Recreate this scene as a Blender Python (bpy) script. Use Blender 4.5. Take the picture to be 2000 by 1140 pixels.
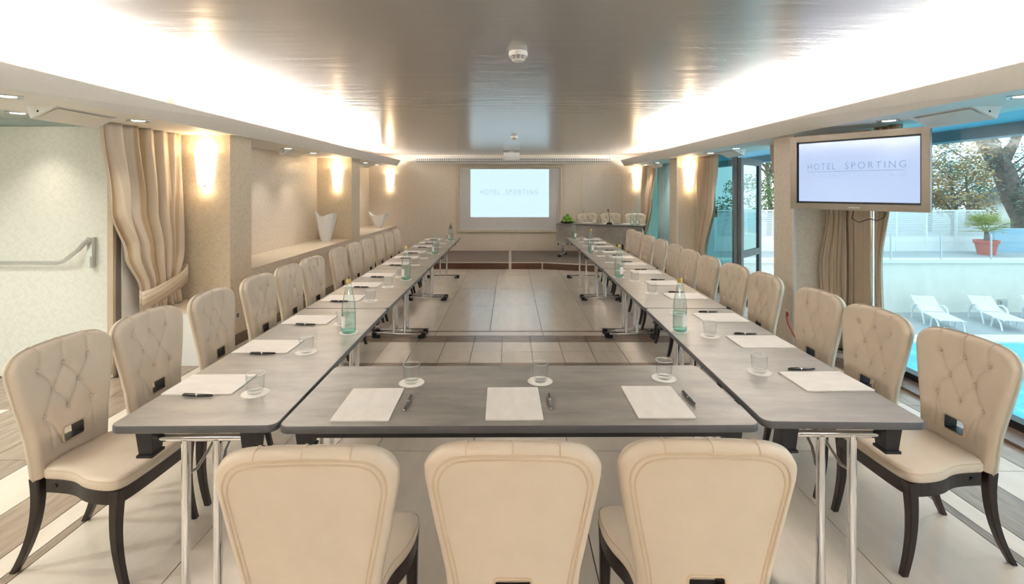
import bpy, math, random
from mathutils import Vector, Matrix, noise

R = math.radians
random.seed(7)
for o in list(bpy.data.objects):
    bpy.data.objects.remove(o)
scene = bpy.context.scene
COL = scene.collection

# ------------------------------------------------------------------ camera
F, HZ, VX, CH = 954.0, 370.0, 996.0, 1.62        # focal in px, horizon row, vanishing column, eye height
cam_d = bpy.data.cameras.new('camera')
cam_d.sensor_width = 36.0
cam_d.lens = 36.0 * F / 2000.0
cam_d.shift_x = (1000 - VX) / 2000.0
cam_d.shift_y = -(570 - HZ) / 2000.0
cam_d.clip_end = 300
cam = bpy.data.objects.new('camera', cam_d)
COL.objects.link(cam)
cam.location = (0, 0, CH)
cam.rotation_euler = (R(90), 0, 0)
scene.camera = cam

# ------------------------------------------------------------------ world, exposure
wd = bpy.data.worlds.new('sky')
scene.world = wd
wd.use_nodes = True
bg = wd.node_tree.nodes['Background']
bg.inputs[0].default_value = (0.80, 0.92, 1.0, 1)
bg.inputs[1].default_value = 0.58
scene.view_settings.view_transform = 'Standard'
scene.view_settings.look = 'None'
scene.view_settings.gamma = 1.0
scene.view_settings.exposure = 1.95
scene.cycles.transparent_max_bounces = 32
scene.view_settings.use_curve_mapping = False

COVE_W = 130.0
for sx in (-1, 1):                                # the LED strips that lie in the two ceiling coves
    ld = bpy.data.lights.new('cove_and_fill_strip', 'AREA')
    ld.shape = 'RECTANGLE'
    ld.size, ld.size_y = 0.06, 13.8
    ld.energy = COVE_W
    ld.color = (1.0, 0.95, 0.885)
    lo = bpy.data.objects.new('cove_and_fill_strip', ld)
    COL.objects.link(lo)
    lo.location = (sx * 2.95, 4.15, 2.298)
    lo.rotation_euler = (R(180), R(-48 * sx), 0)
ld = bpy.data.lights.new('cove_and_fill_strip', 'AREA')       # fill strip added behind the camera to light the chair backs
ld.shape = 'RECTANGLE'
ld.size, ld.size_y = 4.6, 0.10
ld.energy = 120.0
ld.color = (1.0, 0.95, 0.885)
lo = bpy.data.objects.new('cove_and_fill_strip', ld)
COL.objects.link(lo)
lo.location = (0, -2.75, 2.222)
lo.rotation_euler = (R(180 - 40), 0, 0)


def at(px, py, z):                                # pixel on the horizontal plane of height z
    y = (CH - z) * F / (py - HZ)
    return Vector(((px - VX) * y / F, y, z))


# ------------------------------------------------------------------ materials
def ramp(nt, fac, stops):
    r = nt.nodes.new('ShaderNodeValToRGB')
    e = r.color_ramp.elements
    while len(e) < len(stops):
        e.new(0.5)
    for k, (p, c) in enumerate(stops):
        e[k].position = p
        e[k].color = (*c, 1)
    nt.links.new(fac, r.inputs[0])
    return r.outputs[0]


def new_mat(name):
    m = bpy.data.materials.new(name)
    m.use_nodes = True
    nt = m.node_tree
    return m, nt, nt.nodes['Principled BSDF']


def coords(nt, kind, scale=(1, 1, 1), rot=(0, 0, 0)):
    if kind == 'world':
        s = nt.nodes.new('ShaderNodeNewGeometry').outputs['Position']
    else:
        s = nt.nodes.new('ShaderNodeTexCoord').outputs['Object']
    mp = nt.nodes.new('ShaderNodeMapping')
    mp.inputs['Scale'].default_value = scale
    mp.inputs['Rotation'].default_value = rot
    nt.links.new(s, mp.inputs[0])
    return mp.outputs[0]


def mat(name, col, rough=0.5, metal=0.0, var=0.0, scale=8.0, stretch=(1, 1, 1), bump=0.0, bscale=None,
        spec=0.5, coord='object', emit=None, strength=0.0, rnd=0.0, sheen=0.0, coat=0.0):
    m, nt, b = new_mat(name)
    b.inputs['Base Color'].default_value = (*col, 1)
    b.inputs['Roughness'].default_value = rough
    b.inputs['Metallic'].default_value = metal
    b.inputs['Specular IOR Level'].default_value = spec
    b.inputs['Sheen Weight'].default_value = sheen
    b.inputs['Coat Weight'].default_value = coat
    if var or bump:
        v = coords(nt, coord, stretch)
        n = nt.nodes.new('ShaderNodeTexNoise')
        n.inputs['Scale'].default_value = scale
        n.inputs['Detail'].default_value = 6
        n.inputs['Roughness'].default_value = 0.6
        nt.links.new(v, n.inputs['Vector'])
        if var:
            lo = tuple(max(0, c * (1 - var)) for c in col)
            hi = tuple(min(1, c * (1 + var)) for c in col)
            out = ramp(nt, n.outputs['Fac'], [(0.32, lo), (0.68, hi)])
            if rnd:
                oi = nt.nodes.new('ShaderNodeObjectInfo')
                hs = nt.nodes.new('ShaderNodeHueSaturation')
                mr = nt.nodes.new('ShaderNodeMapRange')
                mr.inputs['To Min'].default_value = 1 - rnd
                mr.inputs['To Max'].default_value = 1 + rnd
                nt.links.new(oi.outputs['Random'], mr.inputs['Value'])
                nt.links.new(mr.outputs[0], hs.inputs['Value'])
                nt.links.new(out, hs.inputs['Color'])
                out = hs.outputs[0]
            nt.links.new(out, b.inputs['Base Color'])
        if bump:
            n2 = n
            if bscale:
                n2 = nt.nodes.new('ShaderNodeTexNoise')
                n2.inputs['Scale'].default_value = bscale
                n2.inputs['Detail'].default_value = 4
                nt.links.new(v, n2.inputs['Vector'])
            bp = nt.nodes.new('ShaderNodeBump')
            bp.inputs['Strength'].default_value = bump
            bp.inputs['Distance'].default_value = 0.01
            nt.links.new(n2.outputs['Fac'], bp.inputs['Height'])
            nt.links.new(bp.outputs[0], b.inputs['Normal'])
    if emit:
        b.inputs['Emission Color'].default_value = (*emit, 1)
        b.inputs['Emission Strength'].default_value = strength
    return m


def wallpaper(name, base, leaf, rough=0.42):
    """leaf-sprig wallpaper: rows of slanted almond leaves in a satin tone"""
    m, nt, b = new_mat(name)
    L = nt.links.new
    g = nt.nodes.new('ShaderNodeNewGeometry').outputs['Position']
    sp = nt.nodes.new('ShaderNodeSeparateXYZ')
    L(g, sp.inputs[0])
    ad = nt.nodes.new('ShaderNodeMath'); ad.operation = 'ADD'
    L(sp.outputs[0], ad.inputs[0]); L(sp.outputs[1], ad.inputs[1])
    cb = nt.nodes.new('ShaderNodeCombineXYZ')
    L(ad.outputs[0], cb.inputs[0]); L(sp.outputs[2], cb.inputs[1])
    wob = nt.nodes.new('ShaderNodeTexNoise'); wob.inputs['Scale'].default_value = 3.0
    L(cb.outputs[0], wob.inputs['Vector'])
    mx = nt.nodes.new('ShaderNodeMixRGB'); mx.blend_type = 'ADD'; mx.inputs[0].default_value = 0.10
    L(cb.outputs[0], mx.inputs[1]); L(wob.outputs['Color'], mx.inputs[2])
    outs = []
    for ang, sc in ((38, (13, 34, 1)), (-42, (12, 31, 1))):
        mp = nt.nodes.new('ShaderNodeMapping')
        mp.inputs['Rotation'].default_value = (0, 0, R(ang))
        L(mx.outputs[0], mp.inputs[0])
        mp2 = nt.nodes.new('ShaderNodeMapping')
        mp2.inputs['Scale'].default_value = sc
        L(mp.outputs[0], mp2.inputs[0])
        v = nt.nodes.new('ShaderNodeTexVoronoi')
        v.voronoi_dimensions = '2D'
        v.inputs['Scale'].default_value = 1.0
        v.inputs['Randomness'].default_value = 0.75
        L(mp2.outputs[0], v.inputs['Vector'])
        lt = nt.nodes.new('ShaderNodeMapRange')
        lt.inputs['From Min'].default_value = 0.30
        lt.inputs['From Max'].default_value = 0.36
        lt.inputs['To Min'].default_value = 1.0
        lt.inputs['To Max'].default_value = 0.0
        L(v.outputs['Distance'], lt.inputs['Value'])
        outs.append(lt.outputs[0])
    mxx = nt.nodes.new('ShaderNodeMath'); mxx.operation = 'MAXIMUM'
    L(outs[0], mxx.inputs[0]); L(outs[1], mxx.inputs[1])
    L(ramp(nt, mxx.outputs[0], [(0.0, base), (1.0, leaf)]), b.inputs['Base Color'])
    rr = nt.nodes.new('ShaderNodeMapRange')
    rr.inputs['To Min'].default_value = rough + 0.14
    rr.inputs['To Max'].default_value = rough - 0.08
    L(mxx.outputs[0], rr.inputs['Value']); L(rr.outputs[0], b.inputs['Roughness'])
    return m


def thin_glass(name, tint, refl=1.0, edge=None, rough=0.02):
    """clear sheet: transparent with Fresnel mirror reflection"""
    m = bpy.data.materials.new(name)
    m.use_nodes = True
    nt = m.node_tree
    nt.nodes.clear()
    L = nt.links.new
    out = nt.nodes.new('ShaderNodeOutputMaterial')
    mix = nt.nodes.new('ShaderNodeMixShader')
    tr = nt.nodes.new('ShaderNodeBsdfTransparent')
    gl = nt.nodes.new('ShaderNodeBsdfGlossy')
    gl.inputs['Roughness'].default_value = rough
    fc = nt.nodes.new('ShaderNodeLayerWeight')        # Schlick reflectance, the same from both sides of the sheet
    fc.inputs['Blend'].default_value = 0.5
    pw_ = nt.nodes.new('ShaderNodeMath'); pw_.operation = 'POWER'
    pw_.inputs[1].default_value = 5.0
    ml = nt.nodes.new('ShaderNodeMath'); ml.operation = 'MULTIPLY_ADD'
    ml.inputs[1].default_value = 0.9 * refl
    ml.inputs[2].default_value = 0.05 * refl
    L(fc.outputs['Facing'], pw_.inputs[0]); L(pw_.outputs[0], ml.inputs[0]); L(ml.outputs[0], mix.inputs[0])
    if edge:
        lw = nt.nodes.new('ShaderNodeLayerWeight')
        lw.inputs['Blend'].default_value = 0.35
        L(ramp(nt, lw.outputs['Facing'], [(0.25, tint), (0.95, edge)]), tr.inputs[0])
    else:
        tr.inputs[0].default_value = (*tint, 1)
    L(tr.outputs[0], mix.inputs[1]); L(gl.outputs[0], mix.inputs[2]); L(mix.outputs[0], out.inputs[0])
    return m


M = {}
M['tile_light'] = mat('tile_light', (0.73, 0.65, 0.56), 0.19, var=0.055, scale=2.2, stretch=(5, 1.1, 1), coord='world', rnd=0.07, bump=0.03, bscale=30)
M['tile_brown'] = mat('tile_brown', (0.33, 0.255, 0.195), 0.26, var=0.22, scale=3.0, stretch=(9, 1.4, 1), coord='world', rnd=0.10)
M['tile_band'] = mat('tile_band', (0.31, 0.235, 0.18), 0.24, var=0.22, scale=3.0, stretch=(1.6, 9, 1), coord='world', rnd=0.10)
M['grout'] = mat('grout', (0.13, 0.11, 0.095), 0.7, var=0.1)
M['paper'] = wallpaper('wallpaper_cream', (0.735, 0.635, 0.52), (0.775, 0.69, 0.585))
M['paper_gold'] = wallpaper('wallpaper_gold', (0.70, 0.595, 0.445), (0.745, 0.645, 0.50))
M['paper_grey'] = wallpaper('wallpaper_grey', (0.725, 0.65, 0.57), (0.765, 0.695, 0.62))
M['paper_pale'] = wallpaper('wallpaper_pale', (0.72, 0.72, 0.655), (0.765, 0.755, 0.695), 0.4)
M['white'] = mat('white_paint', (0.78, 0.75, 0.71), 0.55, var=0.02, scale=30)
M['white_gloss'] = mat('white_lacquer', (0.82, 0.81, 0.79), 0.3, var=0.02, scale=10)
M['lobby_ceil'] = mat('lobby_ceiling_green_light', (0.55, 0.62, 0.58), 0.5, var=0.03, scale=3)  # green cast of the lobby light put into the ceiling colour
M['ledge'] = mat('travertine_ledge', (0.70, 0.61, 0.49), 0.3, var=0.07, scale=3, stretch=(6, 1, 1), coord='world')
M['base'] = mat('brown_skirting', (0.20, 0.135, 0.095), 0.35, var=0.2, scale=5, stretch=(1, 8, 8))
M['leather'] = mat('cream_leather', (0.73, 0.625, 0.50), 0.43, var=0.035, scale=6, bump=0.10, bscale=260)
M['piping'] = mat('cream_piping', (0.67, 0.53, 0.375), 0.45, var=0.03, scale=20)
M['darkwood'] = mat('wenge_wood', (0.022, 0.012, 0.008), 0.36, var=0.35, scale=7, stretch=(9, 9, 1), bump=0.05, bscale=60)
M['black'] = mat('black_plastic', (0.012, 0.012, 0.014), 0.4, var=0.1, scale=40)
M['blackpen'] = mat('black_lacquer', (0.010, 0.009, 0.009), 0.18, var=0.1, scale=40)
M['chrome'] = mat('chrome', (0.80, 0.80, 0.81), 0.10, 1.0, var=0.02, scale=30)
M['steel'] = mat('brushed_steel', (0.62, 0.63, 0.62), 0.32, 1.0, var=0.05, scale=30, stretch=(1, 20, 20))
M['concrete'] = mat('concrete_laminate', (0.30, 0.28, 0.252), 0.36, var=0.24, scale=3.4, stretch=(1, 3.2, 1), coord='world', bump=0.03, bscale=40)
M['concrete_y'] = mat('concrete_laminate_lengthwise', (0.305, 0.278, 0.243), 0.36, var=0.20, scale=3.4, stretch=(1, 2.8, 1), coord='world', bump=0.03, bscale=40)
M['edge'] = mat('grey_edge_band', (0.115, 0.115, 0.118), 0.45, var=0.06, scale=20)
M['padpaper'] = mat('marbled_paper', (0.83, 0.79, 0.75), 0.55, var=0.05, scale=9, stretch=(1, 2.4, 1))
M['doily'] = mat('lace_paper', (0.86, 0.83, 0.79), 0.7, var=0.06, scale=300)
M['glass'] = thin_glass('clear_glass', (0.975, 0.98, 0.98), 0.8, edge=(0.93, 0.94, 0.94))
M['bottle'] = thin_glass('bottle_glass', (0.90, 0.955, 0.95), 1.9, edge=(0.46, 0.62, 0.65))
M['water'] = thin_glass('aqua_water', (0.90, 0.985, 0.955), 0.3, edge=(0.80, 0.95, 0.90))
M['labelw'] = mat('bottle_label_paper', (0.82, 0.82, 0.80), 0.5, var=0.05, scale=60)
M['bottledark'] = mat('grey_neck_foil', (0.16, 0.13, 0.11), 0.35, var=0.1, scale=50)
M['cap'] = mat('yellow_cap', (0.72, 0.52, 0.16), 0.35, 0.3, var=0.05, scale=50)
M['drape'] = None
M['carpet'] = mat('taupe_carpet', (0.235, 0.175, 0.14), 0.9, var=0.12, scale=90, bump=0.2, bscale=400)
M['riser'] = mat('red_brown_wood', (0.105, 0.042, 0.022), 0.3, var=0.25, scale=4, stretch=(1, 8, 8))
M['alu'] = mat('champagne_trim', (0.62, 0.54, 0.45), 0.35, 0.6, var=0.03, scale=20)
M['tvframe'] = mat('tv_bezel', (0.24, 0.205, 0.17), 0.33, 0.7, var=0.03, scale=30)
M['beigeframe'] = mat('beige_window_profile', (0.56, 0.45, 0.33), 0.4, 0.1, var=0.04, scale=10)
M['darkframe'] = mat('black_window_rail', (0.015, 0.015, 0.016), 0.4, var=0.1, scale=10)
M['greywood'] = mat('grey_door_wood', (0.115, 0.115, 0.105), 0.45, var=0.25, scale=4, stretch=(12, 12, 1))
M['pane'] = thin_glass('window_glass', (0.86, 0.955, 0.97), 0.75)
M['pane2'] = thin_glass('door_glass', (0.66, 0.84, 0.82), 0.9)
M['pane3'] = thin_glass('side_light_reflection_tint', (0.42, 0.62, 0.63), 1.2)  # teal tint darkened to stand in for reflections and dark trees in the glass
M['teal'] = mat('teal_curtain', (0.48, 0.70, 0.74), 0.7, var=0.12, scale=5, stretch=(20, 20, 1))
M['moulding'] = mat('cream_moulding', (0.70, 0.62, 0.49), 0.45, var=0.10, scale=40)
M['screen'] = mat('screen_fabric', (0.66, 0.64, 0.64), 0.65, var=0.02, scale=20)
M['image'] = mat('projected_picture', (0.1, 0.1, 0.1), 0.9, emit=(0.66, 0.90, 1.0), strength=0.265)
M['imgtext'] = mat('projected_lettering', (0.1, 0.1, 0.1), 0.9, emit=(0.56, 0.84, 0.95), strength=0.155)
M['tvpic'] = mat('tv_picture', (0.02, 0.02, 0.02), 0.10, emit=(0.56, 0.70, 1.0), strength=0.235)
M['tvtext'] = mat('tv_lettering', (0.02, 0.02, 0.02), 0.3, emit=(0.16, 0.34, 0.58), strength=0.25)
M['tvtext2'] = mat('tv_faint_lettering', (0.02, 0.02, 0.02), 0.3, emit=(0.47, 0.61, 0.90), strength=0.228)
M['brand'] = mat('brand_print', (0.75, 0.74, 0.72), 0.4)
M['shade'] = mat('opal_shade', (0.9, 0.85, 0.75), 0.4, emit=(1.0, 0.83, 0.60), strength=0.95)
M['bulb'] = mat('downlight_lens', (0.9, 0.9, 0.9), 0.4, emit=(1.0, 0.93, 0.85), strength=5.0)
M['vase'] = mat('white_ceramic', (0.80, 0.81, 0.83), 0.12, var=0.02, scale=8, coat=0.3)
M['apple'] = mat('green_apple', (0.20, 0.42, 0.035), 0.3, var=0.25, scale=14, rnd=0.12)
M['stem'] = mat('apple_stem', (0.10, 0.06, 0.03), 0.6)
M['outlet'] = mat('outlet_plastic', (0.74, 0.70, 0.64), 0.4)
M['red'] = mat('red_cable', (0.55, 0.05, 0.04), 0.4)
M['grille_dark'] = mat('grille_shadow', (0.16, 0.14, 0.12), 0.6)
M['hole'] = mat('grille_hole', (0.17, 0.15, 0.13), 0.7)
# outdoors
M['deck'] = mat('grey_deck', (0.40, 0.43, 0.44), 0.6, var=0.10, scale=2, stretch=(0.4, 6, 1), coord='world')
M['coping'] = mat('white_coping', (0.78, 0.80, 0.80), 0.5, var=0.03, scale=4)
M['stucco'] = mat('cream_stucco', (0.78, 0.77, 0.69), 0.8, var=0.03, scale=3, coord='world')
M['plastic'] = mat('white_resin', (0.80, 0.83, 0.86), 0.4, var=0.02, scale=8)
M['fence'] = mat('white_fence', (0.82, 0.85, 0.85), 0.5, var=0.02, scale=4)
M['bluewall'] = mat('blue_wall', (0.33, 0.53, 0.66), 0.7, var=0.04, scale=1)
M['terracotta'] = mat('terracotta', (0.62, 0.14, 0.09), 0.6, var=0.08, scale=9)
M['palm'] = mat('palm_green', (0.34, 0.38, 0.13), 0.5, var=0.3, scale=5)
M['bark'] = mat('bark', (0.16, 0.13, 0.11), 0.9, var=0.35, scale=5, bump=0.5, bscale=9)
M['leaf_a'] = mat('leaf_green', (0.16, 0.23, 0.09), 0.6, var=0.4, scale=1.3, coord='world')
M['leaf_b'] = mat('leaf_autumn', (0.36, 0.25, 0.11), 0.6, var=0.4, scale=1.3, coord='world')
M['leaf_c'] = mat('leaf_teal', (0.13, 0.22, 0.17), 0.6, var=0.4, scale=1.3, coord='world')
M['roof'] = mat('grey_roof', (0.12, 0.11, 0.11), 0.8, var=0.2, scale=3)
M['slab'] = mat('blue_slab', (0.18, 0.47, 0.62), 0.5, var=0.05, scale=1)  # one even blue for the overhang slab
M['fascia'] = mat('blue_grey_beam', (0.15, 0.22, 0.24), 0.6, var=0.05, scale=1)


def make_special():
    # satin stretch ceiling: half-metallic, faint ripples across the room
    m, nt, b = new_mat('satin_ceiling')
    b.inputs['Base Color'].default_value = (0.44, 0.41, 0.385, 1)
    b.inputs['IOR'].default_value = 1.95
    b.inputs['Roughness'].default_value = 0.22
    b.inputs['Metallic'].default_value = 0.40
    v = coords(nt, 'world', (0.7, 5.0, 1))
    n = nt.nodes.new('ShaderNodeTexNoise')
    n.inputs['Scale'].default_value = 2.2
    n.inputs['Detail'].default_value = 5
    nt.links.new(v, n.inputs['Vector'])
    bp = nt.nodes.new('ShaderNodeBump')
    bp.inputs['Strength'].default_value = 0.09
    bp.inputs['Distance'].default_value = 0.03
    nt.links.new(n.outputs['Fac'], bp.inputs['Height'])
    nt.links.new(bp.outputs[0], b.inputs['Normal'])
    M['ceiling'] = m
    # striped taffeta drape
    m, nt, b = new_mat('striped_drape')
    v = coords(nt, 'object', (1, 1, 1))
    sp = nt.nodes.new('ShaderNodeSeparateXYZ')
    uv = nt.nodes.new('ShaderNodeUVMap')
    nt.links.new(uv.outputs[0], sp.inputs[0])
    w = nt.nodes.new('ShaderNodeMath'); w.operation = 'FRACT'
    ml = nt.nodes.new('ShaderNodeMath'); ml.operation = 'MULTIPLY'; ml.inputs[1].default_value = 7.0
    nt.links.new(sp.outputs[0], ml.inputs[0]); nt.links.new(ml.outputs[0], w.inputs[0])
    out = ramp(nt, w.outputs[0], [(0.0, (0.60, 0.50, 0.39)), (0.40, (0.66, 0.57, 0.46)), (0.46, (0.46, 0.33, 0.20)), (0.62, (0.50, 0.36, 0.22)),
                                  (0.68, (0.62, 0.52, 0.40))])
    nt.links.new(out, b.inputs['Base Color'])
    b.inputs['Roughness'].default_value = 0.42
    b.inputs['Sheen Weight'].default_value = 0.15
    n = nt.nodes.new('ShaderNodeTexNoise'); n.inputs['Scale'].default_value = 14
    mp = nt.nodes.new('ShaderNodeMapping'); mp.inputs['Scale'].default_value = (0.5, 0.5, 3)
    nt.links.new(v, mp.inputs[0]); nt.links.new(mp.outputs[0], n.inputs['Vector'])
    bp = nt.nodes.new('ShaderNodeBump'); bp.inputs['Strength'].default_value = 0.25; bp.inputs['Distance'].default_value = 0.01
    nt.links.new(n.outputs['Fac'], bp.inputs['Height']); nt.links.new(bp.outputs[0], b.inputs['Normal'])
    M['drape'] = m
    # pool water
    m, nt, b = new_mat('pool_water')
    v = coords(nt, 'world', (1, 1, 1))
    vo = nt.nodes.new('ShaderNodeTexVoronoi'); vo.inputs['Scale'].default_value = 1.6
    nt.links.new(v, vo.inputs['Vector'])
    nt.links.new(ramp(nt, vo.outputs['Distance'], [(0.0, (0.03, 0.46, 0.58)), (0.6, (0.06, 0.55, 0.66)), (0.9, (0.12, 0.66, 0.74))]), b.inputs['Base Color'])
    b.inputs['Roughness'].default_value = 0.12
    n = nt.nodes.new('ShaderNodeTexNoise'); n.inputs['Scale'].default_value = 3
    nt.links.new(v, n.inputs['Vector'])
    bp = nt.nodes.new('ShaderNodeBump'); bp.inputs['Strength'].default_value = 0.2; bp.inputs['Distance'].default_value = 0.1
    nt.links.new(n.outputs['Fac'], bp.inputs['Height']); nt.links.new(bp.outputs[0], b.inputs['Normal'])
    M['pool'] = m


make_special()


# ------------------------------------------------------------------ mesh helpers
class MB:
    def __init__(self):
        self.v, self.f, self.uv = [], [], None

    def add(self, vs, fs):
        k = len(self.v)
        self.v += [tuple(p) for p in vs]
        self.f += [tuple(i + k for i in q) for q in fs]
        return self

    def box(self, c, s, rz=0.0, rx=0.0, ry=0.0):
        hx, hy, hz = s[0] / 2, s[1] / 2, s[2] / 2
        m = Matrix.Rotation(rz, 3, 'Z') @ Matrix.Rotation(ry, 3, 'Y') @ Matrix.Rotation(rx, 3, 'X')
        vs = [Vector(c) + m @ Vector((x * hx, y * hy, z * hz)) for z in (-1, 1) for y in (-1, 1) for x in (-1, 1)]
        return self.add(vs, [(0, 2, 3, 1), (4, 5, 7, 6), (0, 1, 5, 4), (2, 6, 7, 3), (0, 4, 6, 2), (1, 3, 7, 5)])

    def b2(self, x0, x1, y0, y1, z0, z1):
        return self.box(((x0 + x1) / 2, (y0 + y1) / 2, (z0 + z1) / 2), (abs(x1 - x0), abs(y1 - y0), abs(z1 - z0)))

    def loft(self, rings, cap0=True, cap1=True, closed=True):
        n = len(rings[0])
        vs = [p for r in rings for p in r]
        fs = []
        for i in range(len(rings) - 1):
            for j in range(n if closed else n - 1):
                a, b = i * n + j, i * n + (j + 1) % n
                fs.append((a, b, b + n, a + n))
        if cap0:
            fs.append(tuple(reversed(range(n))))
        if cap1:
            fs.append(tuple(range((len(rings) - 1) * n, len(rings) * n)))
        return self.add(vs, fs)

    def tube(self, pts, r, n=8, closed=False, sq=False):
        pts = [Vector(p) for p in pts]
        rings = []
        m = len(pts)
        up = None
        for i, p in enumerate(pts):
            a = pts[(i - 1) % m] if (closed or i > 0) else p
            b = pts[(i + 1) % m] if (closed or i < m - 1) else p
            t = (b - a).normalized()
            if up is None:
                up = Vector((0, 0, 1)) if abs(t.z) < 0.9 else Vector((0, 1, 0))
            u = (up - t * up.dot(t)).normalized()
            up = u
            w = t.cross(u)
            rr = r[i] if isinstance(r, (list, tuple)) else r
            rings.append([p + u * (math.cos(k * math.tau / n) * rr) + w * (math.sin(k * math.tau / n) * rr) for k in range(n)])
        if closed:
            rings.append(rings[0])
        return self.loft(rings, not closed, not closed)

    def lathe(self, prof, n=20, c=(0, 0, 0), a0=0.0, a1=math.tau, fn=None):
        full = abs(a1 - a0 - math.tau) < 1e-6
        k = n if full else n + 1
        rings = []
        for r, z in prof:
            ring = []
            for i in range(k):
                a = a0 + (a1 - a0) * i / n
                p = Vector((math.cos(a) * r, math.sin(a) * r, z))
                if fn:
                    p = fn(p, a)
                ring.append(p + Vector(c))
            rings.append(ring)
        return self.loft(rings, False, False, full)

    def prism(self, poly, z0, z1):
        return self.loft([[(x, y, z0) for x, y in poly], [(x, y, z1) for x, y in poly]])

    def mesh(self, name, smooth=False):
        me = bpy.data.meshes.new(name)
        me.from_pydata([tuple(p) for p in self.v], [], self.f)
        if smooth:
            me.polygons.foreach_set('use_smooth', [True] * len(me.polygons))
            if smooth != 'all':
                try:
                    me.set_sharp_from_angle(angle=R(38))
                except Exception:
                    pass
        if self.uv:
            l = me.uv_layers.new(name='UVMap')
            for p in me.polygons:
                for li in p.loop_indices:
                    l.data[li].uv = self.uv[me.loops[li].vertex_index]
        me.update()
        return me

    def build(self, name, m, parent=None, smooth=False, loc=None, rz=0.0):
        me = self.mesh(name, smooth)
        return link(name, me, m, parent, loc, rz)


def link(name, me, m=None, parent=None, loc=None, rz=0.0):
    if m is not None and not me.materials:
        me.materials.append(M[m] if isinstance(m, str) else m)
    o = bpy.data.objects.new(name, me)
    COL.objects.link(o)
    if parent:
        o.parent = parent
    if loc is not None:
        o.location = loc
    o.rotation_euler.z = rz
    return o


def tag(o, label, cat, group=None, kind=None):
    o['label'] = label
    if cat:
        o['category'] = cat
    if group:
        o['group'] = group
    if kind:
        o['kind'] = kind
    return o


def empty(name, loc=(0, 0, 0), rz=0.0):
    o = bpy.data.objects.new(name, None)
    o.empty_display_size = 0.1
    COL.objects.link(o)
    o.location = loc
    o.rotation_euler.z = rz
    return o


def struct(o, label=None):
    o['kind'] = 'structure'
    if label:
        o['label'] = label
    return o


def kids(o):
    return [c for c in COL.objects if c.parent == o]


def copy_tree(o, loc, rz, label):
    tree = {}
    for c in ALLKIDS[o.name]:
        tree.setdefault(c.parent.name, []).append(c)
    r = o.copy()
    COL.objects.link(r)
    r.location = loc
    r.rotation_euler.z = rz
    r['label'] = label

    def rec(src, dst):
        for c in tree.get(src.name, []):
            d = c.copy()
            COL.objects.link(d)
            d.parent = dst
            rec(c, d)
    rec(o, r)
    return r


ALLKIDS = {}


def freeze(o):                                   # remember a prototype's tree for copying
    out = []

    def rec(p):
        for c in COL.objects:
            if c.parent == p:
                out.append(c)
                rec(c)
    rec(o)
    ALLKIDS[o.name] = out


def text_mesh(body, size, spacing=1.0, offset=0.0, extrude=0.0005):
    cu = bpy.data.curves.new('lettering', 'FONT')
    cu.body = body
    cu.size = size
    cu.space_character = spacing
    cu.offset = offset
    cu.extrude = extrude
    cu.resolution_u = 3
    cu.align_x = 'CENTER'
    cu.align_y = 'CENTER'
    o = bpy.data.objects.new('tmp', cu)
    COL.objects.link(o)
    bpy.context.view_layer.update()
    me = bpy.data.meshes.new_from_object(o.evaluated_get(bpy.context.evaluated_depsgraph_get()))
    bpy.data.objects.remove(o)
    xs = [v.co.x for v in me.vertices]
    return me, max(xs) - min(xs)


def fit_text(body, width, height, m, parent, name, spacing=1.0, offset=0.0):
    me, w = text_mesh(body, 1.0, spacing, offset)
    ys = [v.co.y for v in me.vertices]
    h = max(ys) - min(ys)
    cx = (max(v.co.x for v in me.vertices) + min(v.co.x for v in me.vertices)) / 2
    cy = (max(ys) + min(ys)) / 2
    for v in me.vertices:
        v.co.x = (v.co.x - cx) * width / w
        v.co.y = (v.co.y - cy) * height / h
    me.update()
    me.materials.clear()
    o = link(name, me, m, parent)
    return o


def rrect(w, h, r, n=6):
    out = []
    for cx, cy, a0 in ((w / 2 - r, h / 2 - r, 0), (-w / 2 + r, h / 2 - r, 90), (-w / 2 + r, -h / 2 + r, 180), (w / 2 - r, -h / 2 + r, 270)):
        for k in range(n + 1):
            a = R(a0 + 90 * k / n)
            out.append((cx + r * math.cos(a), cy + r * math.sin(a)))
    return out


# ------------------------------------------------------------------ room shell
YB = 11.85                                       # back wall
Y0 = -3.0                                        # wall behind the camera
SZ = 2.18                                        # soffit underside
CZ = 2.46                                        # ceiling

floor = struct(MB().b2(-5.4, 3.46, Y0, YB + 0.1, -0.30, -0.006).build('floor', 'grout'), 'beige stone tile floor with brown bands')
UNIT = MB().b2(0, 1, 0, 1, 0, 1).mesh('tile')
TILE = {}


def tile(x0, x1, y0, y1, m):
    if m not in TILE:
        me = UNIT.copy()
        me.materials.append(M[m])
        TILE[m] = me
    o = bpy.data.objects.new('tile', TILE[m])
    COL.objects.link(o)
    o.parent = floor
    g = 0.0028
    o.location = (x0 + g, y0 + g, -0.008)
    o.scale = (x1 - x0 - 2 * g, y1 - y0 - 2 * g, 0.008 + random.uniform(-0.0002, 0.0002))


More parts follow.
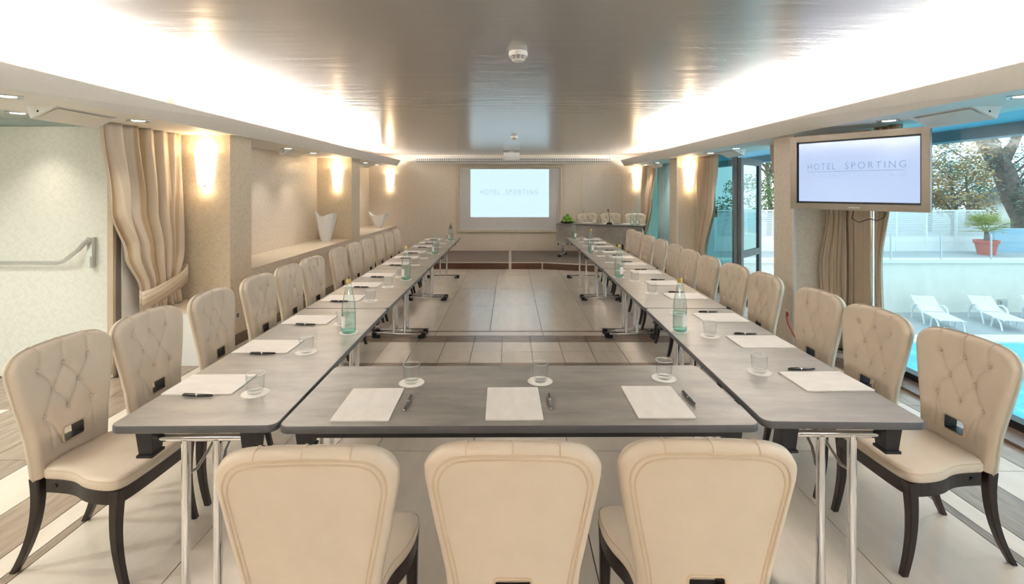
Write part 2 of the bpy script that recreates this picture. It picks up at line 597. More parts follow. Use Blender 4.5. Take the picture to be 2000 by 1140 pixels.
FC = 0.068                                       # the pattern's centre line
xs = [FC + v for v in (-2.14, -1.5, -0.9, -0.3, 0.3, 0.9, 1.5, 2.14)]
rows = [3.03 - 1.2 * k for k in range(4, -1, -1)] + [4.23]
rows2 = [5.61, 6.81, 8.01, 9.21, 10.4]
for ra in (rows, rows2):
    for a, b in zip(ra, ra[1:]):
        for c, d in zip(xs, xs[1:]):
            tile(c, d, a, b, 'tile_light')
xs3 = [FC - 2.14] + [FC - 1.95 + 0.3 * k for k in range(14)] + [FC + 2.14]
for a, b, m in ((4.23, 4.45, 'tile_light'), (4.45, 4.57, 'tile_band'), (4.57, 4.88, 'tile_light'), (4.88, 5.19, 'tile_light'), (5.19, 5.42, 'tile_band')):
    for c, d in zip(xs3, xs3[1:]):
        tile(c, d, a, b, m)
for a, b, m in ((5.42, 5.56, 'tile_light'), (5.56, 5.61, 'tile_band')):
    for c, d in zip(xs[::2] + [xs[-1]], xs[2::2] + [xs[-1]]):
        if d > c:
            tile(c, d, a, b, m)
    tile(xs[-2], xs[-1], a, b, m)
for s in (-1, 1):
    for p, q, m in ((2.14, 2.19, 'tile_brown'), (2.19, 2.305, 'tile_light'), (2.305, 2.60, 'tile_brown'), (2.60, 2.915, 'tile_light'),
                    (2.915, 3.20, 'tile_brown')):
        y = -1.0 + random.uniform(0, 0.5)
        while y < 10.4:
            e = min(y + (0.9 if q - p > 0.2 else 1.2), 10.4)
            a, b = FC + s * p, FC + s * q
            tile(min(a, b), max(a, b), y, e, m)
            y = e
for k in range(4):                               # lobby floor beyond the left opening
    for j in range(6):
        xa = -3.13 - 0.55 * k
        tile(max(xa - 0.55, -5.38), xa, 0.6 + 0.6 * j, 1.2 + 0.6 * j, 'tile_light' if j == 4 and k % 2 == 1 else 'tile_brown')
tile(FC + 3.20, 3.40, -1, 4.6, 'tile_brown')

struct(MB().b2(-3.6, 3.6, Y0, YB + 0.1, CZ, CZ + 0.06).build('ceiling', 'ceiling'), 'satin taupe ceiling with mirror-like sheen')
wall_back = struct(MB().b2(-3.6, 3.6, YB, YB + 0.1, 0, CZ).build('wall_back', 'paper'), 'cream leaf wallpaper wall behind the stage')
struct(MB().b2(-3.6, 3.6, Y0 - 0.1, Y0, 0, CZ).build('wall_front', 'paper'), 'cream wall behind the camera')


def wx(y):                                       # the left wall runs very slightly inwards
    return -2.87 + 0.12 * (y - 5.0) / 6.85


wall_left = struct(MB().b2(-3.55, -3.42, 4.98, YB, 0, CZ).build('wall_left', 'paper'), 'cream leaf wallpaper wall with niches')
for a, b in ((5.01, 5.41), (8.66, 9.10)):
    MB().prism([(-3.42, a), (wx(a), a), (wx(b), b), (-3.42, b)], 0, SZ).build('pillar', 'paper_gold', wall_left)
for a, b in ((5.41, 8.66), (9.10, YB)):
    MB().prism([(-3.42, a), (wx(a) - 0.004, a), (wx(b) - 0.004, b), (-3.42, b)], 0, 0.725).build('low_wall', 'paper', wall_left)
    MB().prism([(-3.42, a), (wx(a) + 0.004, a), (wx(b) + 0.004, b), (-3.42, b)], 0.725, 0.745).build('ledge_slab', 'ledge', wall_left)
bb = struct(MB().prism([(wx(5.0) - 0.05, 5.0), (wx(5.0) + 0.016, 5.0), (wx(9.9) + 0.016, 9.9), (wx(9.9) - 0.05, 9.9)], 0, 0.10).build('baseboard_left', 'base'),
            'dark brown skirting along the left wall')

# soffits with slanted lip; the cove light lies on top of the plate
for s, nm in ((-1, 'trim_1'), (1, 'trim_2')):
    def prof(xb, xt):
        return [(s * 3.56, SZ), (s * xb, SZ), (s * xt, 2.31), (s * (xt + 0.02), 2.312), (s * (xb + 0.05), SZ + 0.03), (s * 3.56, SZ + 0.03)]
    rings = []
    for y, xb, xt in ((Y0, 2.86, 2.78), (2.6, 2.83, 2.75), (5.0, 2.81, 2.70), (8.0, 2.76, 2.65), (YB - 0.30, 2.67, 2.58)):
        xo = 0.0 if s < 0 else 0.03
        rings.append([(x + xo, y, z) for x, z in prof(xb, xt)])
    o = MB().loft(rings).build(nm, 'white')
    struct(o, 'white slanted cove soffit along the %s side' % ('left' if s < 0 else 'right'))
    MB().b2(s * 3.50, s * 3.58, Y0, YB, SZ + 0.03, CZ).build('cove_back', 'white', o)

tf = struct(MB().b2(-2.7, 2.7, Y0, -2.5, SZ, SZ + 0.03).build('trim_6', 'white'), 'unseen white soffit added behind the camera to carry the fill strip')  # soffit and lip added only to hold the fill strip
MB().b2(-2.7, 2.7, -2.5, -2.48, SZ, 2.31).build('lip', 'white', tf)

# left opening: jamb, open door leaf, lobby
struct(MB().b2(-5.4, -3.56, 0.3, 4.60, 2.235, 2.30).build('trim_3', 'lobby_ceil'), 'lobby ceiling beyond the left opening, coloured with its green light')
struct(MB().b2(-5.4, -3.5, 4.25, 4.33, 2.17, 2.235).build('trim_4', 'lobby_ceil'), 'door head over the open fire door, coloured with the green light')
struct(MB().b2(-5.4, -5.3, 0.3, 4.6, 0, 2.235).build('wall_side', 'paper_pale'), 'pale lobby wall beyond the left opening')
struct(MB().b2(-5.4, -3.42, 0.22, 0.30, 0, 2.235).build('wall_near', 'paper_pale'), 'near lobby wall beyond the left opening')
struct(MB().b2(-3.55, -3.42, Y0, 0.3, 0, CZ).build('wall_left_near', 'paper'), 'cream wall beside the camera on the left')
struct(MB().b2(-5.4, -3.55, 4.5, 4.6, 0, 2.235).build('wall_lobby', 'paper_pale'), 'lobby wall behind the open fire door')

door = struct(empty('door_1', (-3.455, 4.22, 0)), 'open wallpapered fire door with steel panic bar')
MB().b2(-1.50, 0, 0, 0.05, 0.008, 2.165).build('door_leaf', 'paper_pale', door)
pb = MB()
pb.tube([(-1.45, -0.10, 1.00), (-0.36, -0.10, 1.00), (-0.31, -0.10, 1.015), (-0.20, -0.085, 1.11), (-0.165, -0.07, 1.16), (-0.13, -0.05, 1.20)], [0.016] * 3 + [0.018, 0.02, 0.022], 8)
pbo = pb.build('panic_bar', 'steel', door, True)
MB().box((-0.14, -0.02, 1.13), (0.042, 0.05, 0.16)).box((-0.14, -0.035, 1.00), (0.04, 0.06, 0.10)).build('panic_bar_bracket', 'steel', door)
MB().b2(-0.015, 0.035, -0.012, 0.06, 0.0, 2.165).build('edge_strip', 'beigeframe', door)
MB().b2(-0.01, 0.03, -0.02, -0.012, 0.03, 0.12).build('hinge', 'steel', door)
jm = struct(MB().b2(-3.47, -3.40, 4.285, 4.55, 0, SZ).build('trim_5', 'white'), 'white door jamb behind the tied curtain')
MB().b2(-3.45, -3.41, 4.24, 4.285, 0, SZ).build('rebate', 'grille_dark', jm)
struct(MB().b2(-3.55, -3.42, 4.55, 5.0, 0, SZ).build('wall_left_return', 'paper'), 'short wallpaper wall behind the tied curtain')

cab = tag(empty('fan_coil_cabinet', (-3.12, 4.74, 0)), 'low white cabinet below the tied curtain beside the pillar', 'cabinet')
MB().b2(-0.27, 0.275, -0.25, 0.25, 0.0, 0.48).build('body', 'white_gloss', cab)
MB().b2(-0.275, 0.28, -0.255, 0.25, 0.48, 0.50).build('top', 'ledge', cab)

# right side: pillars, glazing
wall_right = struct(MB().b2(2.95, 3.45, 5.06, 5.46, 0, SZ).build('wall_right', 'paper'), 'cream wallpaper pillar beside the television')
MB().b2(2.95, 3.45, 8.60, 9.02, 0, SZ).build('pillar', 'paper_gold', wall_right)
MB().b2(2.935, 2.962, 5.048, 5.075, 0, SZ).build('corner_bead', 'white', wall_right)
MB().b2(2.935, 2.962, 8.588, 8.615, 0, SZ).build('corner_bead', 'white', wall_right)
struct(MB().b2(3.42, 3.55, Y0, -1.0, 0, CZ).build('wall_right_near', 'paper'), 'cream wall beside the camera on the right')
struct(MB().b2(3.40, 3.60, Y0, YB, 2.21, CZ).build('wall_right_head', 'white'), 'wall strip over the right windows')

w1 = struct(empty('window_1', (3.42, 0, 0)), 'large pool-side window with black bottom rail')
MB().b2(-0.006, 0.006, -1.0, 4.56, 0.075, 2.20).build('pane', 'pane', w1)
MB().b2(-0.05, 0.04, -1.0, 4.56, 0.0, 0.075).build('bottom_rail', 'darkframe', w1)
MB().b2(-0.24, -0.05, -1.0, 4.56, 0.0, 0.022).build('sill', 'base', w1)
ps = MB().b2(-0.05, 0.04, 4.56, 4.66, 0, SZ).build('post', 'beigeframe', w1)
MB().b2(-0.045, 0.04, 4.67, 4.79, 0, SZ).build('post', 'beigeframe', w1)
MB().b2(-0.05, 0.04, 4.80, 4.86, 0, SZ).build('post', 'beigeframe', w1)
MB().b2(-0.03, 0.04, 4.60, 4.86, 0, SZ).build('gap_backing', 'darkframe', w1)
MB().b2(-0.03, 0.04, 4.86, 5.06, 0, SZ).build('side_panel', 'paper', w1)

w2 = struct(empty('window_2', (3.42, 0, 0)), 'glazed terrace door and side light between the pillars')
MB().b2(-0.006, 0.006, 7.45, 8.60, 0.05, 2.20).build('pane', 'pane3', w2)
MB().b2(-0.03, 0.03, 7.39, 7.45, 0, 2.2).build('post', 'greywood', w2)
MB().b2(-0.03, 0.03, 5.46, 8.60, 0.0, 0.05).build('bottom_rail', 'darkframe', w2)
dl = struct(empty('door_3', (3.46, 7.36, 0), R(45)), 'open glazed terrace door with grey wooden frame')
MB().b2(0, 0.10, -0.025, 0.025, 0.0, 2.10).build('stile', 'greywood', dl)
MB().b2(0.78, 0.88, -0.025, 0.025, 0.0, 2.10).build('stile', 'greywood', dl)
MB().b2(0.10, 0.78, -0.025, 0.025, 0.58, 0.68).build('middle_rail', 'greywood', dl)
MB().b2(0.10, 0.78, -0.025, 0.025, 2.0, 2.10).build('top_rail', 'greywood', dl)
MB().b2(0.10, 0.78, -0.025, 0.025, 0.0, 0.12).build('bottom_rail', 'greywood', dl)
MB().b2(0.10, 0.78, -0.005, 0.005, 0.68, 2.0).build('pane', 'pane2', dl)
MB().b2(0.10, 0.78, -0.005, 0.005, 0.12, 0.58).build('pane', 'pane', dl)
w3 = struct(empty('window_3', (3.42, 0, 0)), 'far window beside the stage')
MB().b2(-0.006, 0.006, 9.02, YB, 0.05, 2.20).build('pane', 'pane2', w3)
MB().b2(-0.03, 0.03, 9.02, YB, 0.0, 0.05).build('bottom_rail', 'darkframe', w3)
st = tag(MB().b2(3.408, 3.412, 8.02, 8.16, 1.16, 1.34).build('sticker', 'labelw'), 'small white pictogram sticker on the side light glass', 'sticker')
MB().tube([(3.406, 8.05, 1.22), (3.406, 8.09, 1.27), (3.406, 8.12, 1.22), (3.406, 8.13, 1.30)], 0.008, 5).build('mark', 'black', st)

# stage
SG = 0.136
poly = [(-2.78, 9.95), (0.657, 9.95), (1.77, 9.60), (3.36, 9.10), (3.40, 9.10), (3.40, YB), (-2.78, YB)]
stage = struct(MB().prism(poly, 0, SG - 0.012).build('stage_platform', 'riser'), 'low carpeted stage with dark wood riser')
MB().prism([(-2.78, 9.97), (0.66, 9.97), (1.775, 9.62), (3.395, 9.11), (3.395, YB), (-2.78, YB)], SG - 0.012, SG).build('carpet', 'carpet', stage)
e = MB()
for a, b in (((-2.78, 9.95), (0.657, 9.95)), ((0.657, 9.95), (1.77, 9.60)), ((1.77, 9.60), (3.38, 9.10))):
    A, B = Vector((*a, SG - 0.004)), Vector((*b, SG - 0.004))
    d = (B - A)
    e.box((A + B) / 2, (d.length, 0.025, 0.016), math.atan2(d.y, d.x))
e.build('nosing', 'alu', stage)
MB().b2(-0.025, 0.03, 9.94, 9.955, 0, SG).b2(-0.025, 0.03, 9.95, YB, SG, SG + 0.003).build('joint_strip', 'alu', stage)
MB().b2(0.645, 0.672, 9.935, 9.955, 0, SG).build('corner_strip', 'alu', stage)

# ------------------------------------------------------------------ back wall things
gz0, gz1 = 2.245, 2.415
gr = tag(empty('air_grille', (0.08, YB, 0)), 'long white air grille with two rows of round holes', 'grille')
MB().b2(-2.39, 2.39, -0.012, 0, gz0, gz1).build('plate', 'white', gr)
rb = MB()
hb = MB()
for row in (0, 1):
    for k in range(92):
        x = -2.33 + k * 4.66 / 91
        z = 2.30 + row * 0.055
        rb.lathe([(0.017, 0), (0.020, 0.004), (0.0235, 0)], 8, fn=lambda p, a: Vector((p.x, -0.0125 - p.z, p.y)) + Vector((x, 0, z)))
        hb.add([(x + 0.0150 * math.cos(i * math.tau / 8), -0.0135, z + 0.0150 * math.sin(i * math.tau / 8)) for i in range(8)], [tuple(range(8))])
ro = rb.build('hole_rims', 'white', gr); ro['kind'] = 'stuff'
ho = hb.build('holes', 'hole', gr); ho['kind'] = 'stuff'
fb = MB()
for a, b, c, d in ((-2.39, 2.39, gz0, gz0 + 0.018), (-2.39, 2.39, gz1 - 0.018, gz1), (-2.39, -2.372, gz0, gz1), (2.372, 2.39, gz0, gz1)):
    fb.b2(a, b, -0.024, -0.01, c, d)
fb.build('frame', 'white', gr)

sc = tag(empty('projection_screen', (0, YB, 0)), 'white projection screen in a carved cream frame on the back wall', 'screen')
X0, X1, Z0, Z1 = -1.29, 1.275, 0.565, 2.215
MB().b2(X0 + 0.05, X1 - 0.05, -0.02, 0, Z0 + 0.05, Z1 - 0.05).build('canvas', 'screen', sc)


def mold(x0, x1, z0, z1, w, d):
    """carved frame: wavy rounded moulding mitred around a rectangle"""
    mb = MB()
    cs = [(x0, z0), (x1, z0), (x1, z1), (x0, z1)]
    for i in range(4):
        a, b = Vector(cs[i]), Vector(cs[(i + 1) % 4])
        t = (b - a).normalized()
        nrm = Vector((-t.y, t.x))
        L = (b - a).length
        n = max(8, int(L / 0.045))
        rings = []
        for k in range(n + 1):
            s = L * k / n
            hgt = d * (1.0 + 0.35 * (k % 2))
            ring = []
            for j in range(7):
                q = j / 6
                pos = a + t * min(max(s, w * q), L - w * q) + nrm * (w * q)
                ring.append((pos.x, -hgt * math.sin(math.pi * (0.08 + 0.84 * q)) - 0.004, pos.y))
            rings.append(ring)
        mb.loft(rings, False, False, False)
    return mb


mold(X0, X1, Z0, Z1, 0.085, 0.045).build('carved_frame', 'moulding', sc, True)
fr = MB()
for a, b, c, d in ((X0 + 0.085, X1 - 0.085, Z0 + 0.085, Z0 + 0.10), (X0 + 0.085, X1 - 0.085, Z1 - 0.10, Z1 - 0.085),
                   (X0 + 0.085, X0 + 0.10, Z0 + 0.085, Z1 - 0.085), (X1 - 0.10, X1 - 0.085, Z0 + 0.085, Z1 - 0.085)):
    fr.b2(a, b, -0.045, -0.015, c, d)
fr.build('inner_bead', 'white_gloss', sc)
pic = MB().b2(-0.956, 0.945, -0.024, -0.021, 0.952, 2.112).build('projected_picture', 'image', sc)
for body, x0, x1 in (('HOTEL', -0.71, -0.25), ('SPORTING', -0.10, 0.68)):
    tx = fit_text(body, x1 - x0, 0.105, 'imgtext', pic, 'lettering', 1.35, -0.008)
    tx.rotation_euler.x = R(90); tx.location = ((x0 + x1) / 2, -0.026, 1.565)
MB().b2(-0.69, 0.69, -0.026, -0.024, 1.492, 1.497).build('underline', 'imgtext', pic)

dr = struct(empty('door_2', (2.225, YB, 0)), 'concealed wallpapered door in the back wall')
MB().b2(-0.485, 0.485, -0.006, 0, SG, 1.98).build('leaf', 'paper_grey', dr)
gb = MB()
gb.b2(-0.491, -0.483, -0.009, 0, SG, 1.986).b2(0.483, 0.491, -0.009, 0, SG, 1.986).b2(-0.491, 0.491, -0.009, 0, 1.978, 1.986)
gb.build('gap_line', 'alu', dr)
MB().box((-0.44, -0.03, 1.09), (0.02, 0.05, 0.12)).build('handle', 'steel', dr)


def outlet(x, y, z, rz, label, red=False):
    t = tag(empty('wall_outlet', (x, y, z), rz), label, 'outlet', 'wall outlets')
    MB().b2(-0.06, 0.06, -0.008, 0, -0.04, 0.04).build('plate', 'outlet', t)
    MB().b2(-0.022, 0.022, -0.011, -0.007, -0.022, 0.022).build('socket', 'grille_dark' if not red else 'red', t)
    return t


outlet(1.17, YB, 0.30, 0, 'leftmost double outlet under the screen wall beside stage table leg')
outlet(1.40, YB, 0.30, 0, 'second outlet on the back wall behind the stage table leg')
outlet(wx(5.1) + 0.001, 5.13, 0.30, R(90), 'outlet on the left pillar nearer the camera')
outlet(wx(5.3) + 0.001, 5.29, 0.30, R(90), 'outlet on the left pillar farther from the camera')
outlet(2.949, 5.36, 0.30, R(-90), 'plain outlet low on the right pillar')
outlet(2.949, 5.18, 0.30, R(-90), 'outlet with red plug low on the right pillar', True)
tag(MB().tube([(2.93, 5.18, 0.29), (2.90, 5.10, 0.22), (2.90, 4.95, 0.10), (2.98, 4.75, 0.02), (3.05, 4.6, 0.015)], 0.006, 6).build('power_cable', 'red', None, True),
    'red power cable hanging from the right pillar outlet', 'cable')
vt = tag(empty('floor_vent', (wx(6.6), 6.62, 0)), 'dark slotted vent grille low in the left wall', 'vent')
MB().b2(0, 0.006, -0.24, 0.24, 0.12, 0.36).build('backing', 'grille_dark', vt)
for k in range(6):
    MB().b2(0.004, 0.016, -0.23, 0.23, 0.135 + k * 0.037, 0.15 + k * 0.037).build('slat', 'base', vt)

# ------------------------------------------------------------------ ceiling things
def smoke(x, y, label):
    t = tag(empty('smoke_detector', (x, y, CZ)), label, 'smoke detector', 'ceiling smoke detectors')
    MB().lathe([(0.0, -0.03), (0.056, -0.03), (0.058, -0.012), (0.055, 0.0)], 24).build('base', 'white', t, True)
    MB().lathe([(0.046, -0.03), (0.036, -0.052)], 20).build('dark_core', 'grille_dark', t, True)
    cg = MB()
    for zz, rr in ((-0.037, 0.0455), (-0.044, 0.042), (-0.051, 0.0385)):
        cg.tube([(rr * math.cos(i * math.tau / 24), rr * math.sin(i * math.tau / 24), zz) for i in range(24)], 0.0016, 5, True)
    for i in range(10):
        a = i * math.tau / 10
        cg.tube([(0.05 * math.cos(a), 0.05 * math.sin(a), -0.03), (0.037 * math.cos(a), 0.037 * math.sin(a), -0.054)], 0.0022, 5)
    cg.build('cage', 'white', t)
    MB().lathe([(0.037, -0.052), (0.036, -0.057), (0.0, -0.058)], 20).build('cap', 'white', t, True)


smoke(0.05, 2.98, 'larger-looking smoke detector nearer the camera on the ceiling')
smoke(0.065, 7.7, 'farther smoke detector on the ceiling before the projector')
pj = tag(empty('ceiling_projector', (0.035, 10.85, CZ)), 'small white projector mounted under the ceiling before the screen', 'projector')
MB().b2(-0.175, 0.175, -0.14, 0.14, -0.19, -0.03).build('body', 'white_gloss', pj)
MB().b2(-0.06, 0.06, -0.06, 0.06, -0.03, 0).build('mount', 'steel', pj)
MB().lathe([(0.0, 0), (0.05, 0), (0.06, -0.03), (0.0, -0.032)], 16, (-0.06, 0.02, -0.188)).build('lens', 'glass', pj, True)


def downlight(x, y, label, z=SZ, w=9.0, cone=95, colr=(1.0, 0.90, 0.76), spot=True):
    t = tag(empty('downlight', (x, y, z)), label, 'downlight', 'recessed square downlights')
    f = MB()
    f.loft([[(sx * a, sy * a, zz) for sx, sy in ((1, 0), (0, 1), (-1, 0), (0, -1))] for a, zz in ((0.105, 0), (0.105, -0.006), (0.085, -0.006), (0.075, 0.0))], False, False)
    f.build('trim_ring', 'steel', t)
    MB().add([(0.08, 0, -0.001), (0, 0.08, -0.001), (-0.08, 0, -0.001), (0, -0.08, -0.001)], [(3, 2, 1, 0)]).build('reflector', 'steel', t)
    MB().lathe([(0.0, -0.003), (0.045, -0.003), (0.045, 0)], 16).build('lens', 'bulb', t)
    if spot:
        l = bpy.data.lights.new('downlight_lamp', 'SPOT')
        l.energy = w
        l.spot_size = R(cone)
        l.spot_blend = 1.0
        l.shadow_soft_size = 0.04
        l.color = colr
        lo = bpy.data.objects.new('downlight_lamp', l)
        COL.objects.link(lo)
        lo.parent = t
        lo.location = (0, 0, -0.012)


DLY = [2.93, 3.97, 6.65, 7.5, 10.2, 11.1]
ORD = ['first', 'second', 'third', 'fourth', 'fifth', 'sixth', 'seventh', 'eighth', 'ninth', 'tenth', 'eleventh', 'twelfth']
for i, y in enumerate(DLY):
    downlight(-3.02, y, '%s square downlight from the camera under the left soffit' % ORD[i])
    downlight(3.08, y, '%s square downlight from the camera under the right soffit' % ORD[i])
downlight(-3.95, 3.92, 'square downlight in the pale lobby ceiling above the fire door', 2.234, 9)
downlight(-4.5, 2.2, 'added lobby lamp left of the picture, brightening the fire door', 2.234, 66, 165, (0.93, 1.0, 0.94))  # this and the next are unseen lamps added to brighten the door leaf
downlight(-4.2, 1.2, 'added lobby lamp near the camera, brightening the fire door', 2.234, 66, 165, (0.93, 1.0, 0.94))
downlight(-3.02, 0.6, 'square downlight in the left soffit beside the camera')
downlight(3.08, 0.6, 'square downlight in the right soffit beside the camera')


def speaker(x, y, s, label):
    """wedge loudspeaker under the soffit, its grille facing the room"""
    t = tag(empty('wedge_loudspeaker', (x, y, SZ)), label, 'loudspeaker', 'wedge loudspeakers under the soffits')
    tri = [(-s * 0.10, 0), (s * 0.10, 0), (s * 0.07, -0.085)]
    for a, b, nm, m in ((-0.25, 0.25, 'body', 'white'), (-0.262, -0.25, 'end_cap', 'white_gloss'), (0.25, 0.262, 'end_cap', 'white_gloss')):
        MB().loft([[(p, a, q) for p, q in tri], [(p, b, q) for p, q in tri]]).build(nm, m, t)
    nrm = Vector((-s * 0.085, -0.17)).normalized()
    pl = [(Vector((-s * 0.085, -0.012)) + nrm * 0.003), (Vector((s * 0.055, -0.075)) + nrm * 0.003)]
    g = MB()
    g.add([(pl[0].x, -0.235, pl[0].y), (pl[1].x, -0.235, pl[1].y), (pl[1].x, 0.235, pl[1].y), (pl[0].x, 0.235, pl[0].y)], [(0, 1, 2, 3)])
    g.build('grille', 'outlet', t)
    MB().lathe([(0, 0), (0.008, 0)], 8, fn=lambda p, a: Vector((s * 0.02 + p.x, -0.2625, -0.035 + p.y))).build('screw', 'black', t)


for i, (y, xx) in enumerate(((3.53, 3.14), (7.08, 3.14), (10.65, 3.10))):
    speaker(-xx, y, -1, ['nearest', 'middle', 'farthest'][i] + ' white wedge loudspeaker under the left soffit')
    speaker(xx + 0.06, y + (0.01 if i == 0 else 0), 1, ['nearest', 'middle', 'farthest'][i] + ' white wedge loudspeaker under the right soffit')
lv = tag(empty('linear_vent', (-3.12, 9.1, CZ - 0.02)), 'small white slotted vent in the ceiling above the left soffit', 'vent')
for k in range(3):
    MB().b2(-0.05 + 0.035 * k, -0.03 + 0.035 * k, -0.45, 0.45, 0.0, 0.016).build('slat', 'white', lv)
MB().b2(-0.06, 0.06, -0.47, -0.45, 0, 0.02).b2(-0.06, 0.06, 0.45, 0.47, 0, 0.02).build('end_bar', 'white', lv)


def sconce(x, y, z, label, s=1.0):
    t = tag(empty('wall_sconce', (x, y, z)), label, 'wall lamp', 'opal wall sconces')
    sh = MB()
    H = 0.335 * s
    rings = []
    for k in range(7):
        q = k / 6
        w = (0.073 + 0.032 * q) * s
        rings.append([(w * math.cos(R(180 + 180 * i / 14)), 0.105 * s * (0.75 + 0.25 * q) * math.sin(R(180 + 180 * i / 14)) - 0.006, H * q) for i in range(15)])
    sh.loft(rings, True, False, False)
    sh.build('shade', 'shade', t, 'all')
    MB().b2(-0.03, 0.03, -0.02, 0, 0.02, 0.30 * s).build('back_plate', 'white', t)
    MB().lathe([(0, -0.02), (0.014, -0.02), (0.014, 0.004)], 10, (0.01, -0.04, 0)).build('finial', 'steel', t, True)
    for zz, e in ((H + 0.03, 0.8), (-0.05, 0.25)):
        l = bpy.data.lights.new('sconce_lamp', 'POINT')
        l.energy = e
        l.shadow_soft_size = 0.04
        l.color = (1.0, 0.74, 0.44)
        lo = bpy.data.objects.new('sconce_lamp', l)
        COL.objects.link(lo)
        lo.parent = t
        lo.location = (0, -0.06, zz)


sconce(-3.115, 5.01, 1.667, 'glowing opal sconce on the left pillar beside the tied curtain')
sconce(-3.06, 8.66, 1.665, 'glowing opal sconce on the left wall beside the tall vase')
sconce(-2.91, YB, 1.665, 'glowing opal sconce on the back wall above the bowl vase')
sconce(3.15, 8.60, 1.68, 'glowing opal sconce on the right pillar beside the striped curtain')
sconce(3.07, YB, 1.70, 'glowing opal sconce on the back wall beside the concealed door')

# ------------------------------------------------------------------ vases on the ledge
def vase(x, y, z, h, wt, wb, dt, ang, label, dips):
    n = 32
    v = MB()
    prof = [(0.0, 0, 0), (1.0, 0, 0), (1.0, 0.02, 0)] + [(1.0, k / 12, 0) for k in range(1, 13)]
    outer, inner = [], []
    for _, q, _ in prof[1:]:
        ring, rin = [], []
        for i in range(n):
            a = i * math.tau / n
            wx_ = wb + (wt - wb) * q ** 0.85
            dy = wb * 0.8 + (dt - wb * 0.8) * q ** 1.1
            zz = h * q * (1 - q * q * (dips * (0.5 + 0.5 * math.cos(2 * a + math.pi)) + 0.05 * math.cos(3 * a)))
            pleat = 1 + 0.07 * q * math.cos(8 * a)
            ring.append((math.cos(a) * wx_ * pleat / 2, math.sin(a) * dy * pleat / 2, zz))
            rin.append((math.cos(a) * wx_ * pleat / 2 * 0.94, math.sin(a) * dy * pleat / 2 * 0.90, zz + 0.0))
        outer.append(ring)
        inner.append(rin)
    v.loft(outer + list(reversed(inner[2:])), True, True)
    o = v.build('ceramic_vase', 'vase', None, True, (x, y, z), ang)
    tag(o, label, 'vase', 'white vases on the ledge')


vase(-3.13, 8.30, 0.746, 0.48, 0.36, 0.15, 0.20, R(8), 'tall white folded-rim vase on the ledge', 0.10)
vase(-3.02, 11.25, 0.746, 0.35, 0.48, 0.10, 0.20, R(-4), 'low wide white fan-shaped vase at the far end of ledge', 0.22)

# ------------------------------------------------------------------ curtains
def curtain(name, keys, folds, label, m='drape', group='striped curtains', nx=120, tie=None, phase=0.0):
    """keys: (z, A, B, amplitude) from top to bottom; A and B are plan points of the two edges"""
    mb = MB()
    uv = []
    rows = []
    nz = 44
    zs = [keys[0][0] + (keys[-1][0] - keys[0][0]) * k / nz for k in range(nz + 1)]
    for z in zs:
        for k in range(len(keys) - 1):
            if keys[k][0] >= z >= keys[k + 1][0] - 1e-9:
                break
        za, Aa, Ba, aa = keys[k]
        zb, Ab, Bb, ab = keys[k + 1]
        q = (za - z) / (za - zb)
        q2 = q * q * (3 - 2 * q)
        A = Vector(Aa).lerp(Vector(Ab), q2)
        B = Vector(Ba).lerp(Vector(Bb), q2)
        am = aa + (ab - aa) * q2
        t = (B - A)
        nrm = Vector((-t.y, t.x)).normalized()
        row = []
        for i in range(nx + 1):
            s = i / nx
            w = math.sin(s * folds * math.tau + phase + 0.7 * math.sin(3.1 * s + 2.0 * z)) + 0.35 * math.sin(s * folds * 2.3 * math.tau + 1.3 + z)
            p = A.lerp(B, s + 0.012 * math.sin(s * folds * math.tau * 1.0 + 1.2)) + nrm * (w * am)
            row.append((p.x, p.y, z))
            uv.append((s, z))
        rows.append(row)
    mb.loft(rows, False, False, False)
    mb.uv = uv
    root = tag(empty(name, (keys[-1][1][0], keys[-1][1][1], keys[-1][0])), label, 'curtain', group)
    o = mb.build('cloth', m, root, 'all')
    o.location = -root.location
    sm = o.modifiers.new('thickness', 'SOLIDIFY')
    sm.thickness = 0.004
    if tie:
        (x0, y0, z0), (x1, y1, z1), dep = tie
        band = MB()
        rings = []
        for h in (-0.075, 0.075):
            ring = []
            for i in range(25):
                a = math.tau * i / 24
                q = 0.5 - 0.5 * math.cos(a)
                c = Vector((x0, y0, z0)).lerp(Vector((x1, y1, z1)), q)
                t = Vector((x1 - x0, y1 - y0)).normalized()
                nn = Vector((-t.y, t.x))
                off = math.sin(a) * dep
                ring.append((c.x + nn.x * off, c.y + nn.y * off, c.z + h))
            rings.append(ring)
        band.loft(rings, False, False, False)
        band.uv = [(0.1 + i * 0.02, 0) for i in range(50)]
        b = band.build('tie_band', m, root, 'all')
        b.location = -root.location
        sm = b.modifiers.new('thickness', 'SOLIDIFY')
        sm.thickness = 0.008
    return root


curtain('striped_curtain', [(2.18, (-3.34, 3.96), (-3.33, 4.93), 0.030), (1.45, (-3.34, 4.09), (-3.33, 4.92), 0.042),
                            (1.05, (-3.32, 4.24), (-3.31, 4.90), 0.040), (0.72, (-3.30, 4.38), (-3.28, 4.80), 0.030), (0.51, (-3.30, 4.38), (-3.28, 4.84), 0.03)], 5,
        'beige striped curtain tied back beside the left opening', tie=((-3.27, 4.34, 0.64), (-3.26, 4.91, 0.80), 0.085))
curtain('striped_curtain', [(2.18, (3.32, 7.80), (3.26, 8.50), 0.030), (1.4, (3.30, 7.86), (3.26, 8.55), 0.035),
                            (0.55, (3.28, 8.18), (3.26, 8.57), 0.03), (0.02, (3.28, 8.15), (3.26, 8.57), 0.03)], 6,
        'beige striped curtain beside the right sconce pillar')
curtain('striped_curtain', [(2.18, (3.33, 5.60), (3.33, 6.22), 0.025), (1.7, (3.33, 5.55), (3.33, 6.14), 0.03), (0.02, (3.33, 5.55), (3.33, 5.8), 0.03)], 5,
        'brown curtain edge showing beyond the television pillar')
